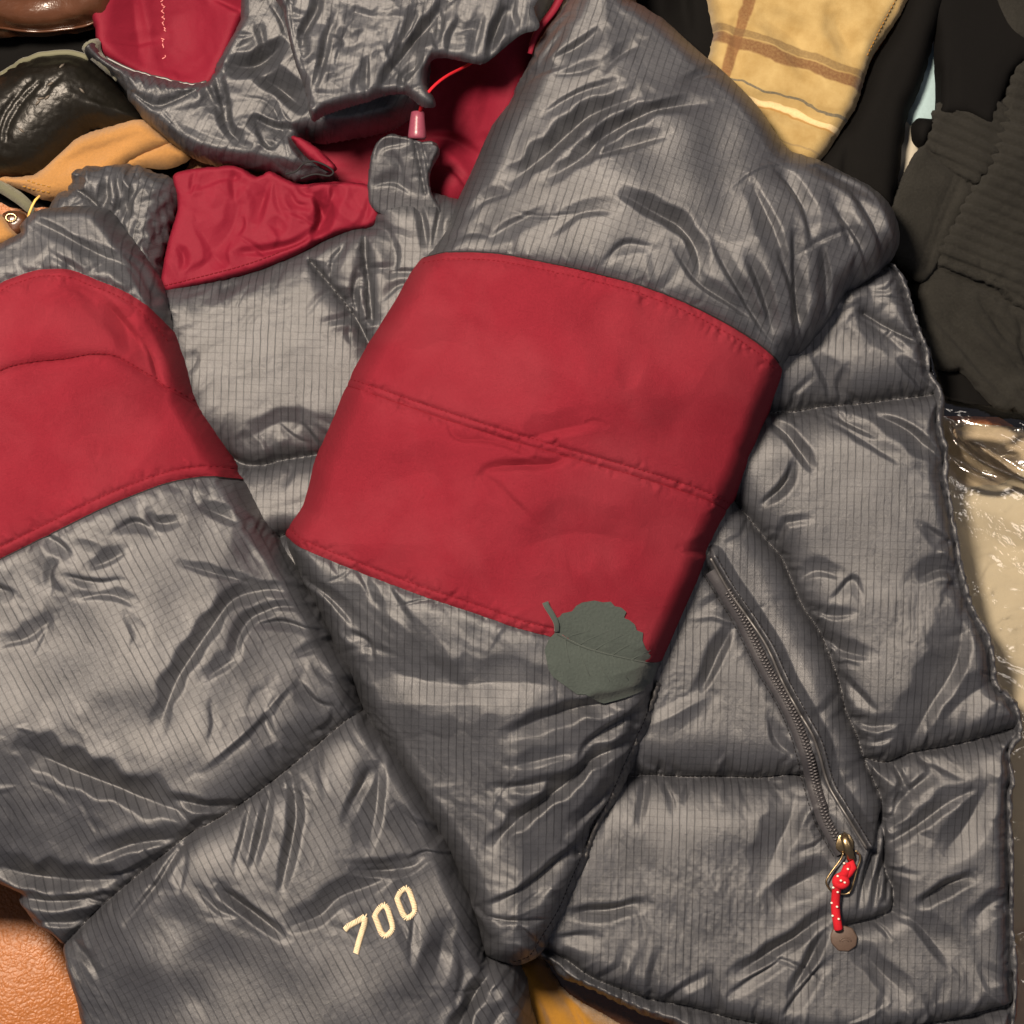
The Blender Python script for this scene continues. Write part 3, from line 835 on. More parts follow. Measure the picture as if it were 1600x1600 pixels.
under(s_.carve('cuff', M_knit, None), card)
s_ = Sheet([(1380, 345), (1404, 300), (1445, 228), (1480, 255), (1516, 288), (1520, 300), (1490, 350), (1462, 412), (1440, 436), (1420, 420), (1395, 400)], -96, 24, 4, excess=0.02, crisp=4, out=5, seed=19, seams=[([(1505, 270), (1478, 330), (1445, 420)], 0.35, 7), ([(1436, 225), (1480, 258), (1520, 292)], 0.4, 6), ([(1495, 268), (1468, 330), (1436, 418)], 0.2, 4)], levels=(12, 6, 3), its=(40, 30, 12))
under(s_.carve('button_band', M_knit, None), card)
s_ = Sheet([(1600, 90), (1680, 60), (1680, 520), (1600, 476), (1540, 440), (1468, 408), (1492, 350), (1518, 298), (1545, 262), (1560, 200), (1580, 130)], -100, 34, 5, excess=0.02, crisp=5, out=4, seed=20, seams=[([(1468, 402), (1540, 432), (1602, 468), (1690, 505)], 0.4, 6)], levels=(12, 6, 3), its=(40, 30, 12))
relief(s_, rib(0.36, 18, 7.0, None))
under(s_.carve('sleeve', M_knit, None), card)
s_ = Sheet([(1466, 410), (1540, 440), (1602, 474), (1680, 510), (1680, 680), (1600, 642), (1552, 628), (1500, 575), (1440, 570), (1438, 500), (1445, 440)], -112, 28, 5, excess=0.025, crisp=6, out=5, seed=21, seams=[([(1462, 420), (1540, 452), (1602, 486), (1690, 522)], 0.4, 6)], folds=[([(1480, 500), (1520, 545), (1570, 600)], 8, 8, 9), ([(1590, 500), (1600, 560), (1640, 620)], 8, 8, 9), ([(1530, 470), (1560, 520), (1600, 560)], 6, 6, 7)], levels=(12, 6, 3), its=(40, 30, 12))
relief(s_, rib(0.85, 24, 6.0, None), [(1440, 480), (1520, 500), (1610, 470), (1690, 500), (1690, 700), (1440, 700)])
under(s_.carve('front', M_knit, None), card)
s_ = Sheet([(1395, 215), (1440, 190), (1680, 200), (1680, 690), (1560, 660), (1440, 640), (1370, 480)], -152, 30, 20, excess=0.02, levels=lv1, its=it1, seed=22)  # added black sheet, keeps the cardigan gaps dark over the orange seat
o = s_.carve('dark_gap_sheet', M_black, None); tag(o, 'added black sheet darkening the gap between cardigan and plastic bag', 'cloth')

# cream garment in a clear plastic bag
s_ = Sheet([(1440, 745), (1500, 752), (1560, 748), (1690, 760), (1690, 1700), (1440, 1700)], -150, 60, 40, excess=0.01, soft=8, levels=lv1, its=it1, seed=23, folds=[([(1500, 800), (1560, 850), (1640, 865)], 20, 20, 10), ([(1520, 1080), (1600, 1060)], 20, 20, 10)])
bagp = s_.carve('cream_jumper', M_creamc, None); tag(bagp, 'cream garment folded inside the clear plastic bag', 'jumper')
s_ = Sheet([(1440, 640), (1500, 650), (1690, 680), (1690, 790), (1440, 790)], -158, 40, 30, excess=0.02, levels=lv1, its=it1, seed=24)
o = s_.carve('brown_shirt', cloth('brown_cotton', (0.44, 0.38, 0.29), vary=0.4), None); tag(o, 'brown folded shirt seen through the top of the clear plastic bag', 'shirt')
t = NT('clear_plastic_film'); t.t.nodes.remove(t.b)
out = t.t.nodes['Material Output']
tr = t.n('ShaderNodeBsdfTransparent'); tr.inputs[0].default_value = (0.93, 0.90, 0.84, 1)
gl = t.n('ShaderNodeBsdfGlossy'); gl.inputs['Roughness'].default_value = 0.13; gl.inputs[0].default_value = (1, 1, 1, 1)
uv = t.uv()
nb = t.bump(t.math('ABSOLUTE', t.math('SUBTRACT', t.noise(uv, 1.6, 4, 0.55, 0.8), 0.5)), 0.45, 0.006)
t.l(nb, gl.inputs['Normal'])
fr = t.n('ShaderNodeFresnel'); fr.inputs[0].default_value = 1.5; t.l(nb, fr.inputs['Normal'])
mx = t.n('ShaderNodeMixShader'); t.l(t.math('MULTIPLY_ADD', fr.outputs[0], 1.8, 0.03, clamp=True), mx.inputs[0]); t.l(tr.outputs[0], mx.inputs[1]); t.l(gl.outputs[0], mx.inputs[2])
t.l(mx.outputs[0], out.inputs['Surface'])
M_film = t.m
s_ = Sheet([(1440, 590), (1482, 616), (1530, 628), (1600, 643), (1700, 660), (1700, 1700), (1440, 1700)], -110, 55, 24, excess=0.02, press=0.1, levels=(12, 6, 3), its=(60, 40, 20), seed=25, noise=1, scatter=(70, (30, 130), (3, 9), (3, 9), 0.4, 0.7),
           folds=[([(1478, 668), (1490, 695), (1530, 722), (1580, 745), (1640, 770)], 7, 9, -16, 'f'), ([(1488, 666), (1540, 668), (1600, 660)], 7, 7, -10), ([(1490, 672), (1550, 705), (1600, 740)], 9, 9, 14), ([(1484, 720), (1520, 742), (1575, 752)], 6, 6, -12)])
o = s_.carve('plastic_bag', M_film, None); tag(o, 'clear wrinkled plastic bag with bright reflections at the right edge', 'bag')

# mustard suede and dark cloth under the hem
s_ = Sheet([(790, 1500), (835, 1490), (860, 1520), (890, 1560), (960, 1600), (1010, 1640), (1010, 1700), (800, 1700), (815, 1600), (808, 1540)], -110, 60, 34, excess=0.05, seed=27, levels=(12, 6, 3), its=(40, 30, 12),
           folds=[([(850, 1520), (880, 1560), (920, 1620)], 9, 9, 10), ([(838, 1540), (860, 1590), (880, 1640)], 9, 9, 8)])
o = s_.carve('suede_cloth', M_must, None); tag(o, 'mustard yellow suede cloth showing below the jacket hem', 'cloth')
s_ = Sheet([(800, 1470), (1100, 1470), (1100, 1700), (780, 1700)], -170, 50, 40, excess=0.04, levels=lv1, its=it1, seed=28)
o = s_.carve('brown_garment', M_brown, None); tag(o, 'dark brown garment in the shade under the jacket hem', 'garment')
# ------------------------------------------------------------------ the down jacket
jacket = empty('down_jacket')
tag(jacket, 'grey quilted hooded down jacket with red armbands and red lining', 'jacket')

# ---- deep red lining inside the open neck
neck = Sheet([(420, 190), (430, 110), (560, 50), (700, 0), (820, -60), (860, -60), (930, -40), (900, 40), (840, 160), (780, 290), (720, 360), (560, 380), (470, 330)], -150, 45, 40, excess=0.03, seed=31, crisp=2.5, levels=(12, 6, 3), its=(50, 40, 15),
             folds=[([(672, 215), (710, 222), (748, 250)], 9, 9, 10), ([(690, 262), (715, 282), (730, 300)], 5, 5, 6), ([(470, 300), (510, 292), (560, 290)], 7, 7, 8), ([(520, 270), (512, 310), (490, 350)], 8, 8, 8)],
             lumps=[(800, 130, 70, 150, 95), (705, 290, 45, 45, 60), (530, 320, 40, 30, 60)])
neck.carve('neck_lining', M_lining, jacket)
collar = Sheet([(266, 274), (288, 262), (330, 257), (368, 256), (400, 272), (420, 263), (446, 276), (470, 284), (500, 282), (530, 280), (580, 286), (600, 300), (590, 350), (540, 362), (498, 376), (480, 388), (430, 412), (370, 432), (300, 448), (248, 458), (250, 420), (260, 370), (274, 320)], -35, 46, 9, znom=10,
               excess=0.02, seed=33, crisp=1.5, soft=3, scatter=(40, (25, 80), (4, 9), (3, 7), 1.4, 0.5), levels=(8, 4, 2), its=(60, 40, 20),
               folds=[([(370, 395), (420, 392), (470, 375), (495, 355)], 6, 5, 8), ([(400, 350), (412, 310), (420, 280)], 10, 10, 9), ([(300, 300), (330, 285), (370, 275)], 7, 7, 3), ([(450, 300), (462, 318), (480, 322)], 6, 6, 9), ([(490, 300), (500, 335), (488, 378)], 8, 8, 20), ([(330, 400), (360, 360), (380, 300)], 14, 14, 6), ([(300, 430), (330, 400), (310, 350)], 12, 12, 5), ([(462, 285), (474, 300), (490, 305)], 6, 6, 10), ([(524, 285), (515, 320), (500, 350)], 8, 8, 10)])
cl = collar.carve('collar_lining', M_lining, jacket)
stitches(collar, [(258, 446), (300, 436), (370, 418), (430, 398), (478, 376)], M_redthread, cl, 7, 0.9)

# ---- left half of the chest
chest = Sheet([(228, 450), (300, 437), (370, 424), (430, 404), (480, 382), (505, 368), (548, 350), (575, 345), (568, 318), (580, 300), (640, 290), (700, 300), (740, 330), (740, 480), (660, 640), (560, 880), (480, 960), (400, 900), (330, 760), (270, 640), (232, 520)], -45, 92, 60, znom=30,
              seams=[([(482, 405), (503, 430), (525, 456), (556, 497), (580, 545)], 0.42, 40), ([(569, 330), (570, 391), (575, 437), (581, 500)], 0.36, 26), ([(300, 690), (337, 702), (375, 724), (406, 726), (444, 717), (494, 709), (560, 690)], 0.72, 70), ([(430, 842), (450, 836), (520, 850)], 0.7, 40)],
              folds=[([(444, 402), (438, 425), (430, 448)], 4, 4, 5), ([(404, 408), (398, 425)], 5, 5, 4), ([(345, 430), (348, 452), (350, 468)], 8, 8, 8), ([(470, 660), (485, 678), (500, 702)], 6, 6, 9), ([(380, 690), (440, 660), (500, 668)], 14, 20, 7), ([(540, 380), (520, 410), (515, 440)], 6, 6, 8), ([(600, 430), (630, 425), (660, 428)], 5, 5, 6), ([(560, 420), (552, 460), (562, 500)], 5, 5, 8), ([(600, 470), (620, 450), (640, 445)], 5, 5, 6), ([(560, 345), (600, 322), (640, 312), (680, 318)], 7, 5, 10), ([(650, 310), (662, 350), (668, 390)], 5, 7, 9), ([(690, 310), (684, 350), (676, 390)], 5, 5, 8), ([(600, 350), (620, 400), (610, 440)], 9, 9, 6)],
              excess=0.016, ex2=0.016, seed=35, levels=(8, 4, 2), crisp=3.5, gather=8, scatter=(20, (30, 80), (2.2, 5), (2, 5), 1.2, 0.6), its=(80, 50, 26))
chest.carve('chest_panel', M_nylon, jacket, grain=0.03)
stitches(chest, [(482, 405), (503, 430), (525, 456), (556, 497)], M_greythread, jacket, 7, 0.9, name='chest_stitching')
# front flap with the cord lock, rising out of the collar
flap = Sheet([(576, 262), (584, 230), (602, 212), (632, 214), (660, 222), (682, 222), (686, 240), (672, 268), (674, 300), (690, 335), (650, 345), (610, 338), (580, 322), (574, 296)], 30, 26, 5, znom=50, tilt=(0, -0.42),
             seams=[([(648, 222), (656, 255), (664, 300)], 0.5, 8), ([(660, 224), (668, 256), (672, 290)], 0.3, 6)],
             folds=[([(665, 275), (672, 250), (680, 236)], 3, 3, 5), ([(590, 250), (600, 235), (640, 226)], 5, 5, 6), ([(585, 290), (615, 285), (640, 300)], 6, 6, 9), ([(610, 240), (625, 262), (620, 290)], 5, 9, 8)], excess=0.02, seed=36, crisp=4.5, fscale=0.6, gather=6, levels=(8, 4, 2), its=(50, 40, 25))
flap.carve('front_flap', M_nylon, jacket, grain=0.1)

# ---- right front of the body
body_out = [(1180, 440), (1300, 440), (1384, 408), (1400, 410), (1416, 431), (1428, 466), (1444, 516), (1456, 550), (1459, 581), (1472, 600), (1478, 619), (1475, 659), (1486, 706), (1484, 744), (1494, 794), (1501, 837), (1512, 900), (1525, 944), (1550, 994),
            (1558, 1025), (1562, 1066), (1584, 1087), (1600, 1120), (1600, 1153), (1584, 1178), (1590, 1215), (1584, 1244), (1586, 1300), (1588, 1366), (1588, 1444), (1594, 1537), (1588, 1620), (1585, 1700), (1100, 1700), (1060, 1622), (1019, 1602), (987, 1588), (956, 1573), (931, 1560), (894, 1545), (872, 1534), (856, 1514),
            (790, 1480), (780, 1400), (860, 1180), (940, 980), (1020, 800), (1090, 600)]
zipline = [(1112, 890), (1137, 930), (1159, 965), (1178, 1003), (1199, 1046), (1226, 1092), (1247, 1137), (1262, 1181), (1272, 1219), (1284, 1269), (1298, 1298), (1316, 1330)]
weltline = [(1108, 872), (1137, 922), (1172, 972), (1197, 1012), (1221, 1066), (1246, 1112), (1270, 1156), (1289, 1216), (1300, 1240), (1324, 1280), (1350, 1322)]
princess = [(1150, 780), (1162, 797), (1178, 816), (1203, 847), (1225, 872), (1241, 909), (1259, 950), (1284, 987), (1300, 1025), (1316, 1072), (1325, 1112), (1341, 1147), (1353, 1184), (1366, 1216), (1381, 1250), (1380, 1287)]
pocket = [(1381, 1262), (1384, 1312), (1385, 1359), (1398, 1391), (1394, 1425), (1366, 1437), (1325, 1448)]
s1 = [(1180, 650), (1203, 644), (1250, 641), (1287, 634), (1337, 630), (1381, 625), (1428, 619), (1459, 615), (1482, 612)]
s2 = [(1355, 1187), (1391, 1195), (1428, 1180), (1475, 1172), (1519, 1162), (1562, 1150), (1604, 1138)]
s3 = [(900, 1216), (981, 1216), (1019, 1214), (1066, 1217), (1128, 1217), (1191, 1219), (1240, 1214), (1270, 1222)]
hem = [(850, 1488), (884, 1503), (925, 1531), (972, 1550), (1019, 1566), (1081, 1578), (1137, 1594), (1200, 1606), (1300, 1625), (1480, 1600), (1600, 1570)]
body = Sheet(body_out, -55, 112, 38, znom=40,
             seams=[(s1, 0.62, 75), (s2, 0.62, 80), (s3, 0.60, 80), (princess, 0.55, 60), (pocket, 0.40, 36), (offset(smooth(zipline, 2), 3), 0.26, 30), (hem, 0.5, 40), ([(1350, 490), (1400, 519), (1440, 536), (1470, 545)], 0.25, 30),
                    (offset(body_out[2:33], 13)[::1], 0.22, 12)],
             folds=[([tuple(p) for p in offset(smooth(weltline, 2), -7)], 11, 5, -15, 'f'), ([(1395, 1240), (1380, 1280), (1366, 1320), (1345, 1390)], 7, 4, 12), ([(1372, 1300), (1352, 1350), (1340, 1420)], 5, 5, 8), ([(1390, 1330), (1374, 1370), (1362, 1420)], 5, 5, 8), ([(1200, 655), (1230, 680), (1248, 705), (1270, 735)], 9, 7, 14), ([(1290, 642), (1325, 662), (1370, 684)], 6, 6, 9), ([(1370, 650), (1412, 668), (1440, 690), (1472, 716)], 9, 9, 14), ([(1300, 660), (1350, 690), (1400, 720)], 8, 8, 5),
                    ([(1238, 722), (1225, 756), (1190, 790)], 7, 5, 12), ([(1320, 575), (1312, 600), (1318, 628)], 8, 6, 12), ([(1270, 560), (1290, 590), (1300, 620)], 10, 10, 8), ([(1400, 560), (1430, 590), (1455, 612)], 8, 8, 8), ([(1340, 500), (1380, 520), (1420, 560)], 10, 10, 6),
                    ([(1505, 950), (1495, 1035), (1450, 1110), (1420, 1175)], 10, 34, 16), ([(1560, 1060), (1510, 1090), (1470, 1130)], 20, 20, 10), ([(1440, 820), (1470, 840), (1490, 850)], 7, 7, 9), ([(1430, 905), (1470, 890), (1490, 905), (1475, 930)], 9, 9, 9),
                    ([(1250, 905), (1275, 892), (1310, 900)], 8, 8, 9), ([(1300, 935), (1330, 905), (1345, 930)], 7, 7, 6), ([(1262, 952), (1300, 962), (1330, 960)], 6, 6, 7), ([(1284, 992), (1320, 1018), (1356, 1026)], 7, 7, 11), ([(1310, 1050), (1340, 1080), (1365, 1110)], 7, 7, 8), ([(1330, 1120), (1360, 1135), (1400, 1130)], 8, 8, 9), ([(1345, 1160), (1370, 1160), (1395, 1150)], 6, 6, 8),
                    ([(1385, 1290), (1420, 1240), (1460, 1205)], 7, 10, 12), ([(1384, 1320), (1434, 1290), (1480, 1255), (1525, 1230)], 9, 9, 11), ([(1430, 1413), (1484, 1382), (1520, 1365)], 8, 9, 16), ([(1470, 1335), (1510, 1290), (1550, 1210)], 18, 18, 12), ([(1400, 1420), (1440, 1450), (1480, 1500)], 12, 12, 8), ([(1420, 1200), (1405, 1240), (1400, 1270)], 10, 8, 10), ([(1520, 1440), (1550, 1410), (1580, 1400)], 14, 14, 10), ([(1440, 1190), (1470, 1200), (1500, 1215)], 6, 6, 8),
                    ([(1298, 1420), (1262, 1450), (1225, 1476), (1145, 1520)], 9, 11, 17), ([(1290, 1446), (1270, 1490), (1234, 1552)], 6, 8, 13), ([(1250, 1475), (1206, 1506), (1140, 1548)], 5, 5, 7), ([(1290, 1500), (1262, 1530), (1222, 1585)], 6, 6, 9), ([(1296, 1352), (1256, 1376), (1210, 1402)], 16, 16, 13), ([(1330, 1470), (1370, 1510), (1420, 1560)], 14, 14, 7),
                    ([(890, 1424), (950, 1420), (1008, 1408)], 7, 10, 12), ([(870, 1462), (930, 1458)], 8, 8, 8), ([(1142, 980), (1120, 1030), (1094, 1080)], 5, 12, 12), ([(1010, 1135), (1060, 1110), (1110, 1085)], 10, 14, -6), ([(1250, 1220), (1236, 1275), (1216, 1320), (1195, 1370)], 12, 26, 10), ([(1200, 1120), (1215, 1160), (1240, 1180)], 8, 8, 7),
                    ([(1010, 1190), (1040, 1206)], 6, 6, 6), ([(1040, 1222), (1050, 1245), (1052, 1262)], 4, 4, 4), ([(1160, 1225), (1162, 1245)], 4, 4, 4), ([(1210, 1222), (1225, 1236)], 4, 4, 6), ([(975, 1555), (968, 1570)], 3, 3, 5), ([(1000, 1562), (1008, 1590)], 3, 3, 5), ([(868, 1505), (890, 1530), (900, 1545)], 4, 4, 6)],
             excess=0.016, ex2=0.028, axis=math.pi / 2, seed=41, crisp=2.6, soft=5, gather=10, scatter=(16, (30, 110), (2.2, 5), (2, 6), -0.5, 0.7), levels=(8, 4, 2), its=(90, 60, 30), zones=[([(1110, 890), (1290, 1270), (1350, 1330), (1380, 1280), (1300, 1030), (1160, 800)], 0.5)])
zband = [tuple(p) for p in np.vstack([offset(smooth(zipline, 4), 13), offset(smooth(weltline, 4), 0)[::-1]])]
body.carve('front_panel', M_nylon, jacket, grain=0.03, minus=())
stitches(body, s1[1:], M_greythread, jacket, 7, 0.9, 0.3, name='quilt_stitching')
stitches(body, s2, M_greythread, jacket, 7, 0.9, 0.3, name='quilt_stitching')
stitches(body, s3[1:], M_greythread, jacket, 7, 0.9, 0.3, name='quilt_stitching')
stitches(body, princess, M_greythread, jacket, 7, 0.9, 0.3, name='quilt_stitching')

edge_line = smooth(body_out[2:33], 3)
rr = random.Random(21); cuts = []
for i in range(2, len(edge_line) - 2):
    for _ in range(2):
        a_ = edge_line[i] + np.array([rr.uniform(-12, 0), rr.uniform(-8, 8)])
        cuts.append(([tuple(a_), tuple(a_ + np.array([rr.uniform(-10, 10), rr.uniform(2, 14)]))], 2.4, 2.4, rr.uniform(2, 7) * rr.choice([1, 1, -1]), 'f'))
wob = np.array([value_noise(np.array([p[1]]), np.array([p[0]]), 14, 5)[0] * 3 for p in edge_line])
outer_ = edge_line + np.stack([wob, wob * 0], 1)
inner_ = offset(edge_line, 15) + np.stack([-wob * 0.7, wob * 0], 1)
side = Sheet([tuple(p) for p in outer_] + [tuple(p) for p in inner_[::-1]], -10, 38, 9, znom=20, smooth_outline=0, excess=0.0, noise=0, folds=cuts, foldpost=0.6, levels=(6, 3), its=(6, 6), seed=44, crisp=3, fscale=0.5)
side.carve('side_binding', M_nylon, jacket, grain=0.2)

# ---- shoulder left of the collar
shoulder = Sheet([(60, 345), (70, 318), (88, 296), (110, 285), (104, 270), (122, 257), (160, 254), (200, 252), (238, 263), (268, 276), (279, 300), (268, 340), (256, 390), (246, 450), (230, 500), (180, 460), (110, 400)], -60, 112, 40, znom=20,
                 seams=[([(95, 300), (125, 300), (160, 330), (190, 380)], 0.25, 22)],
                 folds=[([(172, 276), (170, 310), (163, 335)], 5, 9, 15), ([(186, 280), (190, 310), (180, 345)], 5, 5, 9), ([(202, 256), (204, 280), (214, 300)], 6, 6, 12), ([(222, 292), (204, 318), (190, 352)], 6, 8, 13), ([(122, 260), (122, 285), (120, 300)], 7, 7, 14), ([(200, 375), (196, 350), (200, 330)], 5, 5, 8), ([(96, 286), (105, 300)], 5, 5, 8)],
                 excess=0.05, seed=51, crisp=5, fscale=0.8, gather=6, scatter=(60, (25, 80), (3, 7), (3, 8), 1.6, 0.5), levels=(8, 4, 2), its=(60, 50, 30))
shoulder.carve('shoulder_panel', M_nylon, jacket, grain=0.2)

# ---- right sleeve, laid across the body
sr_out = [(890, -60), (884, 0), (862, 34), (841, 72), (819, 119), (800, 156), (775, 187), (747, 250), (712, 322), (700, 353), (675, 390), (659, 402), (644, 422), (619, 466), (600, 497), (575, 540), (553, 578), (544, 600), (531, 625), (506, 690), (490, 731), (472, 790), (448, 836),
          (462, 886), (496, 960), (545, 1070), (590, 1160), (645, 1250), (697, 1330), (728, 1400), (746, 1460), (757, 1496), (797, 1510), (834, 1500), (856, 1466), (884, 1422), (903, 1378), (919, 1344), (931, 1306), (937, 1287), (959, 1256), (978, 1212), (1000, 1162), (1016, 1128), (1020, 1100), (1024, 1076), (1031, 1047), (1038, 1028),
          (1053, 994), (1072, 950), (1091, 909), (1106, 866), (1112, 847), (1134, 803), (1136, 797), (1159, 753), (1175, 712), (1194, 659), (1212, 616), (1222, 591), (1226, 572), (1237, 556), (1256, 550), (1275, 528), (1300, 497), (1325, 459), (1372, 425), (1394, 400), (1408, 375), (1406, 344), (1391, 312), (1362, 287), (1319, 266), (1281, 247),
          (1241, 234), (1222, 216), (1203, 187), (1175, 150), (1147, 122), (1119, 97), (1100, 81), (1072, 56), (1037, 25), (1006, 6), (985, -30), (985, -230), (960, -270), (900, -270)]
r_top = [(640, 400), (662, 402.5), (712, 402), (775, 406), (837, 419), (900, 433), (987, 456), (1050, 478), (1112, 506), (1175, 541), (1212, 569), (1250, 600)]
r_mid = [(520, 592), (544, 603), (594, 622), (681, 653), (775, 684), (869, 712), (987, 745), (1081, 775), (1136, 797), (1160, 806)]
r_bot = [(420, 830), (450, 840), (478, 856), (556, 887), (650, 922), (744, 953), (806, 975), (859, 989), (940, 1012), (1012, 1031), (1037, 1033), (1070, 1036)]
cuff = [(1022, 1088), (1008, 1120), (990, 1160), (968, 1210), (948, 1254), (927, 1284), (919, 1306), (906, 1342), (890, 1376), (872, 1418), (845, 1460), (826, 1490), (800, 1500)]
sleeve_r = Sheet(sr_out, -60, 180, 52, znom=70, smooth_outline=2,
                 seams=[(r_top, 0.07, 30), (r_mid, 0.045, 16), (r_bot, 0.05, 22), (cuff, 0.20, 16), (offset(smooth(r_top, 2), 12), 0.03, 7), (offset(smooth(r_mid, 2), -11), 0.04, 7), (offset(smooth(r_bot, 2), -13), 0.03, 7), ([(758, 1421), (790, 1425), (822, 1427), (868, 1428)], 0.08, 10), ([(1226, 572), (1240, 566), (1300, 505), (1372, 436)], 0.12, 14)],
                 folds=[([(790, 302), (847, 256), (894, 214), (931, 187), (998, 170)], 15, 11, 24), ([(852, 296), (905, 262), (941, 228), (1000, 194), (1037, 183), (1100, 176)], 11, 9, 20), ([(905, 268), (972, 247), (1033, 230)], 7, 7, 9), ([(960, 318), (1019, 347), (1056, 369), (1079, 402), (1088, 450)], 12, 8, 18),
                        ([(1044, 400), (1081, 450), (1128, 481), (1170, 505)], 6, 6, 9), ([(1103, 392), (1130, 440), (1170, 500), (1205, 545)], 6, 6, 9), ([(1156, 412), (1180, 460), (1203, 530)], 9, 6, 12), ([(1203, 400), (1228, 460), (1238, 540)], 7, 7, 12), ([(1228, 365), (1232, 430), (1240, 500), (1250, 540)], 7, 7, 12), ([(1275, 395), (1284, 440), (1284, 490)], 6, 6, 10), ([(1330, 400), (1325, 430), (1318, 462)], 6, 6, 9),
                        ([(1206, 278), (1225, 298), (1247, 337), (1257, 385)], 7, 7, 14), ([(1166, 300), (1191, 353), (1219, 425)], 9, 9, 9), ([(1319, 298), (1356, 355), (1384, 415)], 8, 8, 12), ([(1290, 320), (1310, 360), (1320, 390)], 10, 10, 9), ([(1270, 270), (1310, 285), (1350, 310)], 7, 7, 9), ([(1300, 340), (1330, 380), (1350, 420)], 6, 6, 8), ([(1200, 190), (1230, 208), (1240, 232)], 7, 7, 9),
                        ([(862, 105), (903, 84), (934, 60)], 7, 7, 11), ([(937, 132), (962, 106), (992, 86)], 7, 7, 10), ([(800, 152), (837, 125), (889, 114)], 6, 6, 9), ([(845, 75), (860, 55), (885, 35)], 4, 4, 6), ([(880, 60), (860, 85), (845, 110)], 5, 5, 6), ([(870, 130), (905, 128), (935, 118)], 5, 5, 7), ([(850, 190), (900, 160), (960, 145)], 6, 6, 7), ([(1060, 150), (1090, 130), (1120, 122)], 6, 6, 6),
                        ([(740, 340), (760, 320), (800, 310)], 6, 6, 7), ([(760, 385), (800, 360), (850, 340)], 8, 8, 6), ([(860, 380), (900, 350), (950, 345)], 8, 8, 7), ([(700, 385), (740, 372), (770, 380)], 6, 6, 6), ([(940, 420), (970, 395), (1010, 400)], 6, 6, 6),
                        # red band
                        ([(850, 830), (760, 745), (740, 770)], 7, 7, 2), ([(700, 660), (715, 688), (770, 694), (840, 720)], 6, 6, 6), ([(755, 752), (765, 735), (810, 730), (860, 728), (890, 712)], 8, 6, 9), ([(860, 520), (930, 530), (1010, 550), (1090, 590)], 40, 40, 10), ([(820, 690), (855, 680), (920, 665)], 12, 12, 7), ([(905, 670), (920, 662), (938, 664)], 5, 5, 4), ([(1150, 700), (1172, 718), (1180, 730)], 9, 9, 8), ([(1062, 860), (1085, 862), (1108, 862)], 9, 9, 12), ([(640, 560), (700, 540), (760, 560)], 30, 30, 6), ([(600, 760), (680, 740), (720, 800)], 30, 30, 7), ([(800, 860), (900, 830), (1000, 850)], 30, 34, 8),
                        # lower sleeve
                        ([(790, 1136), (853, 1113), (900, 1098), (941, 1092), (1004, 1074)], 10, 12, 18), ([(1016, 1083), (987, 1110), (941, 1138), (912, 1160), (905, 1180)], 8, 8, 13), ([(990, 1115), (980, 1154), (925, 1182), (894, 1210), (837, 1252), (791, 1288), (768, 1320)], 9, 12, 22), ([(960, 1212), (937, 1248), (892, 1290)], 8, 8, 13), ([(926, 1288), (894, 1320), (847, 1358), (806, 1385), (758, 1404)], 9, 9, 16), ([(848, 1380), (806, 1408)], 6, 6, 7), ([(808, 1432), (826, 1450), (843, 1474)], 5, 5, 9),
                        ([(600, 1040), (700, 1062), (800, 1058), (880, 1066)], 26, 30, 10), ([(560, 1092), (680, 1092), (800, 1092)], 22, 30, -9), ([(550, 984), (581, 998), (589, 1028)], 6, 6, 10), ([(484, 905), (520, 930), (558, 972)], 6, 6, 9), ([(800, 1185), (840, 1178), (890, 1168)], 8, 8, 6), ([(770, 1220), (830, 1215), (900, 1200)], 7, 8, 8), ([(560, 880), (575, 905), (590, 935)], 6, 6, 6), ([(520, 870), (540, 900)], 5, 5, 5), ([(610, 905), (630, 940), (650, 970)], 7, 7, 6)],
                 excess=0.013, ex2=0.02, axis=1.15, seed=61, crisp=4, soft=12, gather=9, scatter=(45, (30, 120), (2.2, 5), (2, 6), -0.45, 0.55), out=9, levels=(8, 4, 2), its=(90, 60, 30), zones=[([(640, 400)] + r_top[1:-1] + [(1230, 590), (1136, 800), (1040, 1035)] + r_bot[1:-1][::-1] + [(544, 600)], 0.3)], bulge=95)
up_poly = [(400, -200)] + [(640, 403)] + r_top[1:] + [(1500, 560), (1500, -200)]
cut_top = smooth(r_top, 4); cut_mid = smooth(r_mid, 4); cut_bot = smooth(r_bot, 4)
def poly_above(cut): return [(300, -300)] + [(300, cut[0][1])] + [tuple(p) for p in cut] + [(1700, cut[-1][1]), (1700, -300)]
def poly_between(a, b): return [tuple(p) for p in a] + [tuple(p) for p in b[::-1]]
def poly_below(cut): return [(300, 1900), (300, cut[0][1])] + [tuple(p) for p in cut] + [(1700, cut[-1][1]), (1700, 1900)]
sr = sleeve_r.carve('sleeve', M_nylon, jacket, poly_above(cut_top), grain=0.32, smooth_poly=0)
tag(sr, 'right sleeve with folds running to the elbow')
sleeve_r.carve('lower_panel', M_nylon, sr, poly_below(cut_bot), grain=0.02, smooth_poly=0)
sleeve_r.carve('armband', M_red, sr, poly_between(cut_top, cut_mid), grain=0.3, smooth_poly=0, lift=1.5, grow=0.3)
sleeve_r.carve('armband', M_red, sr, poly_between(cut_mid, cut_bot), grain=0.3, smooth_poly=0, lift=1.5, grow=0.3)
stitches(sleeve_r, offset(smooth(r_top[1:-1], 3), 12), M_redthread, sr, 7.5, 0.9, 1.6)
stitches(sleeve_r, offset(smooth(r_mid[1:-1], 3), -11), M_redthread, sr, 7.5, 1.0, 1.6)
stitches(sleeve_r, offset(smooth(r_bot[1:-2], 3), -13), M_redthread, sr, 7.5, 0.9, 1.6)
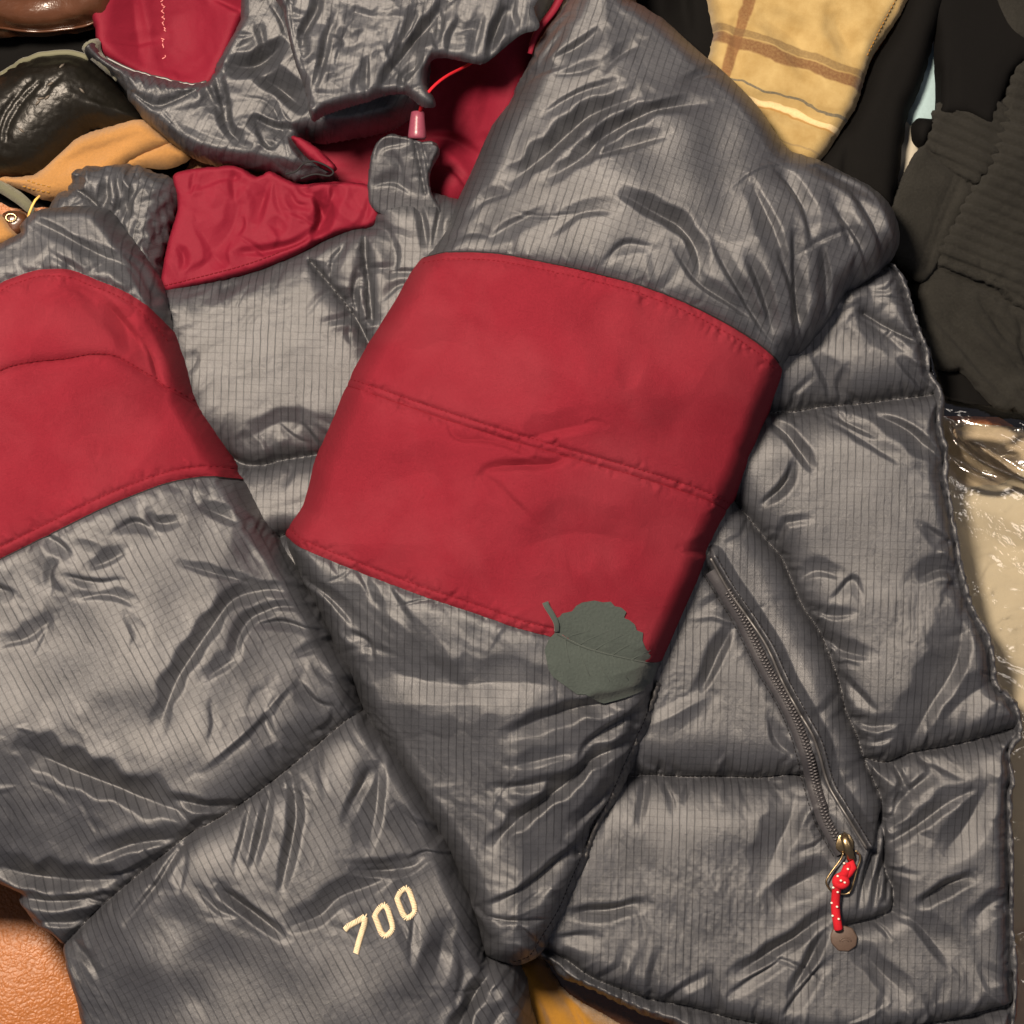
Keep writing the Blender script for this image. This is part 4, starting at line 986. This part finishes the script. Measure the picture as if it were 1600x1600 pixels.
b = MB(); q = along(smooth(r_mid[1:-1], 3), 6); P, n = sleeve_r.at(q, 0.6); b.tube(P, 1.6 * S, 5); b.build('seam', M_redthread, sr)
b = MB(); q = along(smooth(r_top[1:-1], 3), 6); P, n = sleeve_r.at(offset(q, -1.5), -0.2); b.tube(P, 1.6 * S, 5); b.build('seam', M_greythread, sr)
stitches(sleeve_r, cuff, M_greythread, sr, 7, 0.8, 0.4)

cb = smooth([(1030, 1062), (1022, 1088), (1010, 1120), (992, 1160), (972, 1206), (953, 1250), (934, 1284), (925, 1306), (912, 1342), (895, 1378), (876, 1420), (850, 1462), (832, 1490)], 3)
rr = random.Random(11)
cuts = []
for i in range(4, len(cb) - 2):
    for _ in range(2):
        a_ = cb[i] + np.array([rr.uniform(-5, 5), rr.uniform(-5, 5)])
        cuts.append(([tuple(a_), tuple(a_ + np.array([rr.uniform(4, 9), rr.uniform(-1, 6)]))], 2.0, 2.0, rr.uniform(1.5, 4.0), 'f'))
bind = Sheet([tuple(p) for p in offset(cb, -7.5)] + [tuple(p) for p in offset(cb, 7.5)[::-1]], 22, 52, 8, znom=70, smooth_outline=0, excess=0.0, noise=0, folds=cuts, foldpost=0.6, levels=(6, 3), its=(6, 6), seed=66, crisp=1.0)
bind.carve('cuff_binding', M_trim, sr)

# ---- left sleeve, on top at the left edge
sl_out = [(-330, 470), (0, 381), (31, 353), (56, 333), (78, 326), (125, 323), (162, 328), (178, 347), (200, 375), (219, 403), (237, 437), (247, 469), (253, 497), (262, 525), (275, 562), (287, 606), (293, 625), (306, 650), (322, 675), (337, 703), (353, 731), (361, 747), (375, 762), (406, 819), (431, 856), (456, 890), (487, 940), (500, 962), (514, 1000), (534, 1028), (547, 1050), (557, 1109),
          (587, 1140), (619, 1175), (659, 1237), (687, 1300), (694, 1306), (705, 1337), (712, 1362), (731, 1400), (744, 1441), (750, 1469), (758, 1500), (775, 1503), (797, 1519), (812, 1550), (822, 1600), (870, 1960), (190, 1960), (127, 1600), (116, 1550), (105, 1506), (101, 1474), (84, 1456), (62, 1441), (31, 1406), (0, 1378), (-330, 1260)]
l_top = [(-340, 560), (-60, 474), (0, 459), (25, 446), (50, 437), (78, 430), (125, 431), (162, 444), (200, 459), (231, 478), (250, 497), (275, 530)]
l_mid = [(-340, 840), (-60, 690), (-20, 640), (0, 619), (12, 600), (37, 584), (75, 575), (125, 569), (162, 562), (194, 564), (219, 578), (250, 597), (266, 609), (291, 625), (310, 640)]
l_bot = [(-340, 1050), (-60, 915), (0, 884), (62, 853), (125, 822), (187, 791), (237, 769), (281, 753), (328, 745), (361, 747), (390, 752)]
l_quilt = [(85, 1490), (103, 1472), (125, 1450), (162, 1412), (200, 1378), (237, 1347), (281, 1312), (312, 1287), (359, 1262), (406, 1231), (444, 1203), (475, 1178), (500, 1158), (541, 1124), (566, 1110)]
sleeve_l = Sheet(sl_out, -60, 205, 34, znom=90, smooth_outline=2,
                 seams=[(l_top, 0.07, 30), (l_mid, 0.06, 20), (l_bot, 0.06, 26), (offset(smooth(l_top, 2), 12), 0.03, 7), (offset(smooth(l_bot, 2), -15), 0.03, 7), (l_quilt, 0.26, 62)],
                 folds=[([(50, 1148), (109, 1180), (187, 1212), (250, 1237), (320, 1256)], 24, 13, 26), ([(285, 1232), (340, 1244), (392, 1243)], 8, 7, 14), ([(270, 1130), (281, 1088), (300, 1042), (344, 975), (375, 934), (422, 920), (475, 930)], 13, 9, 16), ([(381, 1022), (384, 990), (402, 962), (440, 946)], 9, 7, 12), ([(340, 1052), (362, 1035), (384, 1018)], 8, 8, 9), ([(420, 952), (450, 945), (490, 952)], 5, 5, 7), ([(410, 972), (450, 968), (500, 985)], 5, 5, 6), ([(345, 1090), (350, 1120), (345, 1140)], 4, 4, 4),
                        ([(330, 1190), (400, 1130), (460, 1065), (480, 1040)], 9, 9, -9), ([(440, 1072), (425, 1110), (440, 1150)], 12, 12, 8), ([(430, 1156), (440, 1180), (447, 1196)], 5, 5, 9), ([(455, 1165), (476, 1177)], 4, 4, 6), ([(475, 1060), (500, 1090), (530, 1100)], 7, 7, 9), ([(500, 1040), (520, 1060), (545, 1070)], 6, 6, 8), ([(470, 1020), (510, 1010), (540, 1030)], 6, 6, 7), ([(490, 1140), (520, 1125), (525, 1100)], 6, 6, 9),
                        ([(460, 1190), (472, 1250), (466, 1303), (452, 1370)], 9, 7, 15), ([(432, 1220), (424, 1278), (410, 1335)], 7, 6, 11), ([(356, 1360), (406, 1400), (440, 1425), (460, 1440)], 8, 7, 17), ([(330, 1370), (360, 1398), (385, 1406)], 5, 5, 6), ([(214, 1424), (266, 1359), (300, 1308), (345, 1272)], 4, 5, 8), ([(310, 1330), (305, 1350), (303, 1366)], 5, 5, 9), ([(405, 1240), (395, 1290), (385, 1330)], 6, 6, 7),
                        ([(0, 1340), (60, 1360), (130, 1366), (208, 1358)], 20, 12, 26), ([(20, 1392), (110, 1398), (190, 1384)], 10, 8, 14), ([(70, 1430), (120, 1432), (158, 1420)], 7, 7, 9), ([(158, 1330), (219, 1306), (300, 1292)], 9, 9, 14), ([(170, 1355), (220, 1345), (270, 1318)], 5, 5, 8), ([(300, 1302), (330, 1270), (360, 1262)], 5, 5, 8),
                        ([(553, 1341), (600, 1348), (644, 1345), (670, 1330)], 8, 8, 14), ([(640, 1330), (670, 1322), (706, 1336)], 5, 5, 9), ([(584, 1190), (572, 1215), (558, 1240), (545, 1270)], 8, 6, 11), ([(596, 1180), (592, 1250), (582, 1310)], 8, 22, 13), ([(620, 1250), (650, 1280), (690, 1310)], 12, 12, 8), ([(462, 1424), (510, 1410), (540, 1384), (590, 1366), (618, 1345)], 18, 8, 13), ([(650, 1414), (648, 1440), (645, 1480)], 5, 5, 7), ([(630, 1425), (640, 1445), (648, 1470)], 5, 5, 6), ([(700, 1420), (690, 1470), (680, 1520)], 12, 16, 8),
                        ([(778, 1504), (752, 1530), (728, 1570), (706, 1620)], 9, 11, 26), ([(760, 1545), (780, 1530), (795, 1520)], 5, 5, 7), ([(720, 1480), (725, 1510), (715, 1545)], 8, 8, 8), ([(770, 1590), (785, 1570), (800, 1575)], 6, 6, 6),
                        ([(95, 836), (115, 846), (138, 866)], 7, 7, 12), ([(250, 800), (258, 815), (275, 818), (296, 812)], 7, 6, 12), ([(322, 790), (345, 802), (385, 818)], 7, 7, 13), ([(-10, 898), (20, 912), (50, 924)], 7, 7, 12), ([(165, 885), (190, 875), (216, 860)], 7, 7, 9), ([(106, 915), (106, 890), (116, 870)], 6, 6, 9), ([(130, 895), (170, 905), (210, 902)], 5, 5, 6), ([(300, 880), (350, 895), (398, 908)], 5, 5, 6), ([(220, 960), (235, 985), (230, 1000)], 8, 8, 5), ([(200, 830), (230, 815), (260, 830)], 6, 6, 8), ([(30, 1000), (70, 990), (110, 960)], 8, 8, 5), ([(150, 930), (190, 925), (230, 940)], 7, 7, 6),
                        ([(130, 455), (170, 475), (215, 525), (262, 600)], 10, 10, 7), ([(230, 530), (245, 560), (258, 606)], 6, 6, 9), ([(95, 470), (130, 460), (165, 485)], 8, 8, 4), ([(60, 350), (100, 370), (140, 392), (180, 412)], 6, 8, 9), ([(95, 405), (125, 425), (145, 436)], 6, 7, 8), ([(125, 385), (165, 405), (210, 425), (235, 470)], 10, 16, 9), ([(180, 480), (205, 520), (215, 560)], 14, 14, 6), ([(120, 700), (180, 680), (240, 720)], 40, 40, 5)],
                 excess=0.013, ex2=0.02, axis=1.1, seed=71, crisp=4.5, soft=12, gather=9, scatter=(40, (30, 120), (2.2, 5), (2, 6), 0.2, 0.8), out=10, levels=(8, 4, 2), its=(90, 60, 30), zones=[(l_top + [(300, 640), (370, 750)] + l_bot[:-2][::-1], 0.3)], bulge=105)
lt, lm, lb = smooth(l_top, 4), smooth(l_mid, 4), smooth(l_bot, 4)
def pa(cut): return [(-300, -300), (-300, cut[0][1])] + [tuple(p) for p in cut] + [(1200, cut[-1][1]), (1200, -300)]
def pb(cut): return [(-300, 1900), (-300, cut[0][1])] + [tuple(p) for p in cut] + [(1200, cut[-1][1]), (1200, 1900)]
sl = sleeve_l.carve('sleeve', M_nylon, jacket, pb(lb), grain=-0.50, smooth_poly=0)
tag(sl, 'left sleeve with pale 700 embroidered near the cuff')
sleeve_l.carve('upper_panel', M_nylon, sl, pa(lt), grain=-0.1, smooth_poly=0)
sleeve_l.carve('armband', M_red, sl, poly_between(lt, lm), grain=-0.45, smooth_poly=0, lift=1.5, grow=0.3)
sleeve_l.carve('armband', M_red, sl, poly_between(lm, lb), grain=-0.45, smooth_poly=0, lift=1.5, grow=0.3)
stitches(sleeve_l, offset(smooth(l_top, 3), 12), M_redthread, sl, 7.5, 0.9, 1.6)
stitches(sleeve_l, offset(smooth(l_mid, 3), -4), M_redthread, sl, 7.5, 1.0, 1.6)
stitches(sleeve_l, offset(smooth(l_bot, 3), -15), M_redthread, sl, 7.5, 0.9, 1.6)
b = MB(); q = along(smooth(l_mid, 3), 6); P, n = sleeve_l.at(q, 0.4); b.tube(P, 1.5 * S, 5); b.build('seam', M_redthread, sl)
b = MB(); q = along(smooth(l_bot, 3), 6); P, n = sleeve_l.at(offset(q, 1.5), -0.2); b.tube(P, 1.6 * S, 5); b.build('seam', M_greythread, sl)
stitches(sleeve_l, l_quilt, M_greythread, sl, 7, 0.9, 0.3)

# embroidered number: each digit a raised satin stitch outline
def digit(path, wd, name):
    q = along(np.array(path, float), 2.2)
    b = MB()
    t_ = np.gradient(q, axis=0); t_ /= np.linalg.norm(t_, axis=1, keepdims=True)
    nn = np.stack([-t_[:, 1], t_[:, 0]], 1)
    for i in range(len(q)):
        sl_ = t_[i] * 1.0
        a = q[i] - nn[i] * wd / 2 + sl_; c = q[i] + nn[i] * wd / 2 - sl_
        pts = np.array([a, a + (c - a) * .25, q[i], a + (c - a) * .75, c])
        P, n = sleeve_l.at(pts); P = P + n * (np.array([0.0, 1.2, 1.6, 1.2, 0.0])[:, None] * S)
        b.tube(P, 1.1 * S, 5)
    o = b.build(name, M_cream, sl); return o
digit([(549, 1429), (553, 1424), (578, 1411), (577, 1422), (569, 1448), (565, 1464)], 8.4, 'digit_seven')
digit([(592, 1411), (599, 1400), (606, 1396), (611, 1402), (618, 1424), (619, 1432), (613, 1439), (607, 1441), (602, 1436), (594, 1416), (592, 1411)], 7.8, 'digit_zero')
digit([(625, 1388), (630, 1378), (638, 1373), (643, 1378), (651, 1400), (652, 1409), (646, 1415), (639, 1417), (634, 1411), (627, 1394), (625, 1388)], 7.8, 'digit_zero')

# ---- hood
hl = Sheet([(140, -60), (145, 40), (158, 84), (203, 106), (250, 120), (290, 130), (322, 128), (350, 75), (375, 25), (420, -60)], -60, 45, 14, excess=0.015, seed=81, crisp=2, levels=(12, 6, 3), its=(40, 30, 15), lumps=[(275, 40, 85, 130, -75)],
           folds=[([(205, -20), (208, 40), (215, 95)], 10, 22, 10), ([(165, 60), (200, 62), (240, 55)], 7, 7, 5), ([(330, -10), (360, 5), (390, 25)], 8, 8, 12)])
hlo = hl.carve('hood_lining', M_lining, jacket)
b = MB(); rr = random.Random(3)
for v in np.arange(-8, 104, 9.0):
    if rr.random() < 0.85:
        c0 = np.array([248 + rr.uniform(-1.5, 1.5), v])
        q = np.array([c0 + np.array([rr.uniform(-3, 3), k * 2.2 - 3.3]) for k in range(4)])
        P, n = hl.at(q, 0.8); b.tube(P, 1.0 * S, 5)
o = b.build('lining_stitching', M_pink, hlo); o['kind'] = 'stuff'

hood_low = Sheet([(122, 74), (148, 56), (152, 72), (164, 86), (203, 104), (250, 117), (290, 126), (316, 124), (330, 106), (345, 72), (369, 25), (390, -60), (560, -60), (660, 40), (668, 120), (656, 160), (640, 174), (618, 188), (596, 197), (566, 204), (540, 208), (506, 214), (472, 214), (482, 236), (502, 252), (524, 266), (516, 277), (490, 275), (462, 282), (446, 274), (400, 262), (340, 252), (300, 241), (256, 212), (219, 181), (200, 156), (181, 125), (152, 100)], -70, 115, 24, znom=20,
                 seams=[([(172, 118), (200, 140), (240, 166), (270, 160), (310, 140), (330, 118)], 0.22, 18), ([(335, 108), (345, 150), (355, 200), (375, 222)], 0.12, 14)],
                 folds=[([(352, 101), (395, 102), (430, 80), (448, 66)], 10, 14, 24), ([(400, 118), (440, 140), (484, 178)], 18, 10, 22), ([(345, 118), (352, 150), (358, 195), (380, 222)], 6, 10, 12), ([(392, 185), (430, 200), (470, 206)], 9, 9, 16), ([(406, 200), (410, 215), (425, 232), (440, 222)], 6, 6, 12), ([(450, 212), (470, 240), (478, 258)], 6, 6, 11), ([(322, 130), (335, 160), (345, 180)], 6, 6, 10), ([(408, 40), (412, 60), (416, 80)], 6, 8, 10), ([(425, 10), (440, 34), (448, 60)], 5, 5, 8), ([(370, 80), (390, 70), (400, 66)], 8, 8, 7),
                        ([(440, 258), (460, 268), (490, 262)], 5, 5, 9), ([(270, 190), (330, 215), (400, 235)], 25, 25, 8), ([(430, 160), (432, 178), (440, 196)], 8, 8, 8)] +
                       [([(170 + i * 13, 108 + i * 3.2), (176 + i * 13, 122 + i * 3.0), (180 + i * 13, 134 + i * 2.2)], 3.2, 3.2, 6) for i in range(11)],
                 excess=0.02, seed=83, crisp=10, foldpost=0.9, fscale=0.9, gather=7, scatter=(25, (40, 110), (1.8, 3.6), (2, 6), 0.9, 0.8), levels=(8, 4, 2), its=(60, 50, 30))
ho = hood_low.carve('hood', M_hood, jacket, grain=0.5)
b = MB(); q = along(smooth([(160, 84), (203, 105), (250, 118), (290, 127), (318, 125)], 4), 5); P, n = hood_low.at(q); P[:, 2] = np.maximum(P[:, 2], -15 * S)
b.tube(P, 2.6 * S, 6); b.build('hood_binding', M_trim, ho)
s_ = Sheet([(452, 212), (470, 214), (490, 226), (508, 240), (526, 262), (514, 266), (494, 256), (474, 240)], 20, 26, 7, excess=0.02, levels=(4, 2), its=(20, 10), crisp=2, fscale=0.5, seed=87)
s_.carve('hood_lip_lining', M_lining, ho)
b = MB(); q = along(smooth([(446, 272), (462, 268), (474, 256), (490, 252), (508, 258), (521, 268), (514, 275), (492, 272), (470, 279)], 4), 4)
b.tube([w(u, v, 50) for u, v in q], 1.5 * S, 6, nrm=(0, 0, 1)); b.build('hood_lip', M_greythread, ho)
s_ = Sheet([(124, 72), (150, 56), (156, 78), (170, 96), (180, 124), (166, 112), (148, 98)], -30, 38, 12, excess=0.0, levels=(6, 3), its=(10, 10), noise=0, znom=0)
s_.carve('hood_webbing', M_olive, ho)

hood_up = Sheet([(436, -60), (444, 20), (452, 60), (463, 103), (478, 140), (486, 187), (508, 178), (550, 164), (575, 157), (600, 148), (628, 145), (640, 150), (652, 160), (664, 166), (679, 165), (679, 153), (668, 133), (667, 108), (675, 92), (690, 88), (712, 91), (750, 98), (769, 88), (790, 70), (816, 50), (838, 44), (843, 33), (834, 8), (830, -60)], 125, 40, 12, znom=145, tilt=(-0.17, 0),
                seams=[([(452, -40), (458, 30), (466, 80), (480, 130), (490, 170)], 0.30, 30)],
                folds=[([(500, -10), (497, 20), (480, 50), (474, 90)], 7, 6, 11), ([(530, 30), (515, 60), (507, 100), (492, 150)], 6, 5, 9), ([(612, 96), (640, 50), (652, 20)], 5, 5, 8), ([(594, 146), (612, 112), (650, 60), (676, 30), (694, 0)], 10, 10, 20), ([(624, 140), (650, 105), (668, 80)], 6, 6, 12), ([(573, 152), (575, 120), (576, 92)], 5, 5, 10), ([(556, 152), (560, 130), (564, 115)], 7, 7, 8), ([(764, 92), (770, 60), (780, 30), (792, 6)], 6, 8, 16), ([(716, 52), (730, 46), (744, 44)], 5, 5, 7), ([(700, 90), (705, 60), (720, 30)], 9, 9, 9), ([(740, 90), (745, 60), (755, 20)], 8, 8, 7), ([(810, 50), (800, 20), (805, -10)], 10, 10, 10), ([(540, 20), (580, 30), (600, 20)], 10, 10, 5), ([(520, 60), (540, 70), (530, 100)], 6, 6, 5), ([(640, 150), (630, 120), (660, 100)], 5, 5, 6), ([(690, 85), (675, 50), (690, 40)], 6, 6, 6)],
                excess=0.02, seed=85, crisp=7, foldpost=0.9, fscale=0.8, gather=9, scatter=(30, (40, 120), (1.8, 3.6), (2, 5), 1.9, 0.55), levels=(8, 4, 2), its=(60, 50, 30))
hood_up.carve('hood_brim', M_hood, ho, grain=0.15)

# drawcord and cord lock
b = MB(); arc = [(663, 156, 100), (665, 151, 108), (669, 144, 110), (680, 132, 104), (694, 121, 92), (708, 113, 76), (724, 106, 50), (744, 94, 10), (760, 80, -40)]
b.tube([w(*p) for p in smooth(arc, 4)] if False else [w(p[0], p[1], p[2] + 40) for p in arc], 2.6 * S, 8, nrm=(0, 0, 1)); dc = b.build('drawcord', M_cord, jacket, sub=1)
b = MB(); b.tube([w(661, 158, 92), w(658, 166, 84), w(655, 178, 66)], 2.8 * S, 8); b.build('cord_end', M_cord, dc)
b = MB(); ax = [(653, 174, 66), (653, 176, 66), (652.3, 184, 66), (651.8, 206, 66), (651.6, 214, 66), (651.5, 217, 66)]
b.tube([w(*p) for p in ax], np.array([8.5, 10.5, 11.2, 13.6, 14.2, 12.5]) * S, 20, nrm=(0, 0, 1)); b.build('cord_lock', M_lock, jacket)

# strip of red piping along the sleeve head
b = MB(); q = smooth([(884, -20), (866, 14), (846, 40), (834, 62), (828, 84)], 4)
P = np.array([w(u, v, 62) for u, v in q]); b.tube(P, np.linspace(7, 4, len(P)) * S, 8, flat=0.7, nrm=(0, 0, 1)); b.build('sleeve_lining', M_lining, jacket)
s_ = Sheet([(824, -40), (878, -40), (866, 8), (846, 42), (836, 30)], -40, 30, 14, excess=0.0, levels=(6, 3), its=(10, 10)); o = s_.carve('cream_shirt', M_creamc, None)
tag(o, 'cream cloth glimpsed between the hood and the right sleeve', 'cloth')

# ---- pocket zip
zp = along(smooth(zipline, 4), 5)
zs = np.max([body.at(offset(zp, d))[0][:, 2] for d in (-7, -3, 0, 4, 8, 12)], axis=0) + 2.0 * S
for _ in range(6): zs[1:-1] = np.maximum(zs[1:-1], 0.5 * (zs[:-2] + zs[2:]))
def zpt(d, lift, sh=0):
    P, _ = body.at(offset(zp, d)); P[:, 2] = zs + lift * S; return P
P1, P2 = zpt(13, -1.5), zpt(-11, -1.5)
b = MB(); b.ribbon(P1, P2, 1.4 * S, np.tile([0, 0, 1.0], (len(P1), 1))); zipo = b.build('pocket_zip', M_zip, jacket)
acc = np.concatenate([[0], np.cumsum(np.hypot(*np.diff(zp, axis=0).T))])
b = MB()
for i_, a_ in enumerate(np.arange(40, acc[-1] - 8, 5.4)):
    for sd in (-1, 1):
        aa = a_ + (2.7 if sd > 0 else 0)
        c0 = np.array([np.interp(aa, acc, zp[:, 0]), np.interp(aa, acc, zp[:, 1])]); c1 = np.array([np.interp(aa + 2, acc, zp[:, 0]), np.interp(aa + 2, acc, zp[:, 1])])
        t_ = (c1 - c0) / np.linalg.norm(c1 - c0); nn = np.array([-t_[1], t_[0]])
        c0 = c0 + nn * (sd * 3.0 - 2.5); zz_ = np.interp(aa, acc, zs) / S
        P, _ = body.at([c0 - nn * 3.4, c0, c0 + nn * 3.4]); P[:, 2] = (zz_ + np.array([0.2, 2.4, 0.2])) * S
        b.tube(P, 1.55 * S, 6)
o = b.build('zip_teeth', M_teeth, zipo); o['kind'] = 'stuff'
stitches(body, offset(smooth(zipline, 4), 17), M_greythread, zipo, 7, 0.8, 0.5)
# welt: rolled edge of the pocket flap, a little above the zip
q = along(smooth(weltline, 4), 5); P, n = body.at(offset(q, -3), 3.0)
b = MB(); b.tube(P, 2.2 * S, 8, flat=1.0); wl = b.build('pocket_welt', M_trim, jacket)
q2 = offset(q, 1); PL, nL = body.at(offset(q, -2), 5.0); PR, nR = body.at(offset(q, -13), 2.5)
stitches(body, offset(smooth(weltline, 4), -9), M_greythread, wl, 7, 0.9, 1.0)
def lift_pt(u, v, dz): return body.at([(u, v)])[0][0] + np.array([0, 0, dz * S])
zb = max(lift_pt(1318, 1330, 0)[2], lift_pt(1300, 1440, 0)[2], lift_pt(1330, 1380, 0)[2]) / S
pull = empty('zip_pull', tuple(w(1318, 1330, zb)), jacket)
def add(o): o.parent = pull; o.matrix_parent_inverse = pull.matrix_world.inverted(); return o
bpy.context.view_layer.update()
# slider body
b = MB()
def prism(b, pts, z0, z1):
    k = len(b.v); m = len(pts)
    for z in (z0, z1):
        for u, v in pts: b.v.append(w(u, v, z))
    b.f.append(tuple(range(k, k + m))[::-1]); b.f.append(tuple(range(k + m, k + 2 * m)))
    for i in range(m): b.f.append((k + i, k + (i + 1) % m, k + m + (i + 1) % m, k + m + i))
prism(b, [(1306, 1318), (1310, 1306), (1319, 1300), (1328, 1304), (1334, 1314), (1334, 1326), (1326, 1334), (1314, 1332), (1306, 1326)], zb + 1, zb + 7)
add(b.build('slider', M_metal, None, bevel=0.0005))
b = MB(); pts = [(1317, 1305, zb + 6), (1319, 1307, zb + 14), (1322, 1316, zb + 18), (1326, 1328, zb + 18), (1329, 1340, zb + 14), (1330, 1344, zb + 8)]
b.tube([w(*p) for p in pts], 6.5 * S, 10, flat=0.45, nrm=(0, 0, 1)); add(b.build('bail', M_metal, None))
ringp = [(1318, 1332), (1314, 1342), (1303, 1357), (1294, 1370), (1291, 1378), (1294, 1386), (1300, 1392), (1312, 1396), (1322, 1397), (1329, 1392), (1334, 1378), (1340, 1356), (1344, 1344), (1343, 1335), (1336, 1329)]
rp = smooth(ringp, 4); b = MB(); b.tube([w(u, v, zb + 9) for u, v in rp], 1.7 * S, 8, nrm=(0, 0, 1)); add(b.build('pull_ring', M_metal, None))
cordp = [(1326, 1350, 12), (1322, 1360, 14), (1318, 1368, 20), (1308, 1372, 24), (1306, 1380, 24), (1316, 1384, 26), (1323, 1378, 26), (1314, 1372, 28), (1308, 1384, 22), (1306, 1398, 16), (1305, 1412, 13), (1306, 1428, 12), (1309, 1446, 11), (1310, 1452, 9)]
cp = np.array(cordp, float); cps = np.stack([np.interp(np.linspace(0, len(cp) - 1, 60), np.arange(len(cp)), cp[:, k]) for k in range(3)], 1)
for _ in range(3): cps[1:-1] = 0.25 * cps[:-2] + 0.5 * cps[1:-1] + 0.25 * cps[2:]
b = MB(); b.tube([w(u, v, zb + z) for u, v, z in cps], 6.8 * S, 12, flat=0.8, nrm=(0, 0, 1)); pc = add(b.build('pull_cord', M_cord, None))
b = MB(); b.tube([w(1328, 1346, zb + 12), w(1333, 1356, zb + 13), w(1327, 1364, zb + 14), w(1318, 1372, zb + 18)], 6 * S, 10, flat=0.8, nrm=(0, 0, 1)); add(b.build('pull_cord', M_cord, None))
b = MB()
for u, v, z in [(1319, 1349, 19), (1325, 1358, 20), (1309, 1369, 31), (1314, 1376, 33), (1320, 1379, 32), (1302, 1387, 26), (1309, 1394, 24), (1299.5, 1411, 17), (1308, 1417, 20), (1301, 1431, 17), (1310.5, 1436, 18)]:
    P0 = w(u, v, zb + z); b.tube([P0 + np.array([-1.6, 0.6, -.5]) * S, P0, P0 + np.array([1.6, -0.6, -.5]) * S], np.array([1.2, 1.9, 1.2]) * S, 6)
o = add(b.build('cord_flecks', M_fleck, None)); o['kind'] = 'stuff'
b = MB(); hexa = [(1302, 1450), (1318, 1446), (1332, 1450), (1340, 1464), (1338, 1478), (1326, 1487), (1310, 1486), (1299, 1474), (1297, 1462)]
zt = max(lift_pt(1318, 1466, 0)[2] / S, zb - 12)
prism(b, hexa, zt - 1, zt + 8); tabo = add(b.build('pull_tab', M_tab, None, bevel=0.0009))
b = MB()
for r in (5, 9): b.tube([w(1321 + r * math.cos(a), 1472 + r * .8 * math.sin(a), zt + 8) for a in np.linspace(math.pi * 1.05, math.pi * 1.95, 10)], 1.0 * S, 6)
add(b.build('tab_emblem', M_tab, None))

# ------------------------------------------------------------------ leaf lying over the band's lower corner
t = NT('dry_sage_leaf'); uv = t.uv()
a = t.noise(uv, 22, 4, 0.65); bl = t.noise(uv, 3, 3)
c = t.mix(a, (0.032, 0.043, 0.040), (0.066, 0.082, 0.076)); c = t.mix(t.math('MULTIPLY', bl, 0.5), c, (0.042, 0.053, 0.048))
M_leaf = t.set(color=c, rough=0.8, normal=t.bump(t.voro(uv, 14), 0.25, 0.0010, t.bump(a, 0.5, 0.0008)), spec=0.2, sheen=0.15)
leafp = [(852, 1024), (849, 1008), (856, 992), (864, 984), (868, 972), (863, 962), (872, 958), (876, 953), (891, 950), (897, 942), (906, 937), (925, 934), (938, 937), (950, 936), (956, 943), (966, 945), (974, 952), (970, 961), (978, 964), (987, 971), (990, 980), (1000, 984), (999, 996), (1004, 1008), (1012, 1018), (1014, 1030), (1024, 1036), (1022, 1054), (1002, 1076), (972, 1085), (941, 1093), (934, 1091), (922, 1084), (912, 1077), (899, 1077), (880, 1063), (862, 1050), (855, 1038)]
mid = [(866, 982), (896, 1000), (931, 1013), (975, 1024), (1020, 1035)]
class LS(Sheet): pass
import copy
lf = copy.copy(sleeve_r)
D, Sd, T = dist_line(smooth(mid, 4), lf.u0, lf.v0, lf.g, lf.nx, lf.ny, 160)
zz = 3.0 + np.where(Sd < 0, 0.03 * D, -0.015 * D) - 2.0 * np.exp(-(D / 5) ** 2)
Xs = sleeve_r.X.copy()
for _ in range(40):
    Xs[1:-1, 1:-1, 2] = np.maximum(0.25 * (Xs[:-2, 1:-1, 2] + Xs[2:, 1:-1, 2] + Xs[1:-1, :-2, 2] + Xs[1:-1, 2:, 2]), sleeve_r.X[1:-1, 1:-1, 2])
lf.X = Xs; lf.X[..., 2] += zz * S
lf.do = signed(np.array(leafp, float), lf.u0, lf.v0, lf.g, lf.nx, lf.ny, 60)
leaf = lf.carve('dry_leaf', M_leaf, None, smooth_poly=0)
tag(leaf, 'grey green dry leaf with toothed edge lying over the red armband corner', 'leaf')
b = MB(); P, n = lf.at(along(smooth(mid, 4), 5)); P[:, 2] += 0.6 * S; b.tube(P, np.linspace(1.8, 0.7, len(P)) * S, 6); b.build('midrib', M_leaf, leaf)
b = MB(); mq = smooth(mid, 6)
for k, (ln, a_) in enumerate([(34, 1.0), (44, 1.0), (46, 0.95), (40, 0.9), (28, 0.8)]):
    i_ = 3 + k * 4; t_ = mq[i_ + 1] - mq[i_]; t_ /= np.linalg.norm(t_)
    for sg in (-1, 1):
        d_ = np.array([t_[0] * math.cos(a_) - sg * t_[1] * math.sin(a_), sg * t_[0] * math.sin(a_) + t_[1] * math.cos(a_)])
        P, n = lf.at([mq[i_] + d_ * ln * f + t_ * ln * 0.22 * f * f for f in (0, .33, .66, 1)]); P[:, 2] += 0.1 * S
        b.tube(P, np.array([0.9, 0.75, 0.6, 0.4]) * S, 5)
o = b.build('vein', M_leaf, leaf); o['kind'] = 'stuff'
b = MB(); st = [(850, 936), (853, 943), (860, 954), (867, 968), (868, 982)]; P, n = lf.at(along(smooth(st, 4), 4)); P[:, 2] += 2.0 * S; b.tube(P, np.linspace(4.6, 3.8, len(P)) * S, 8, flat=0.4); b.build('stem', M_leaf, leaf)
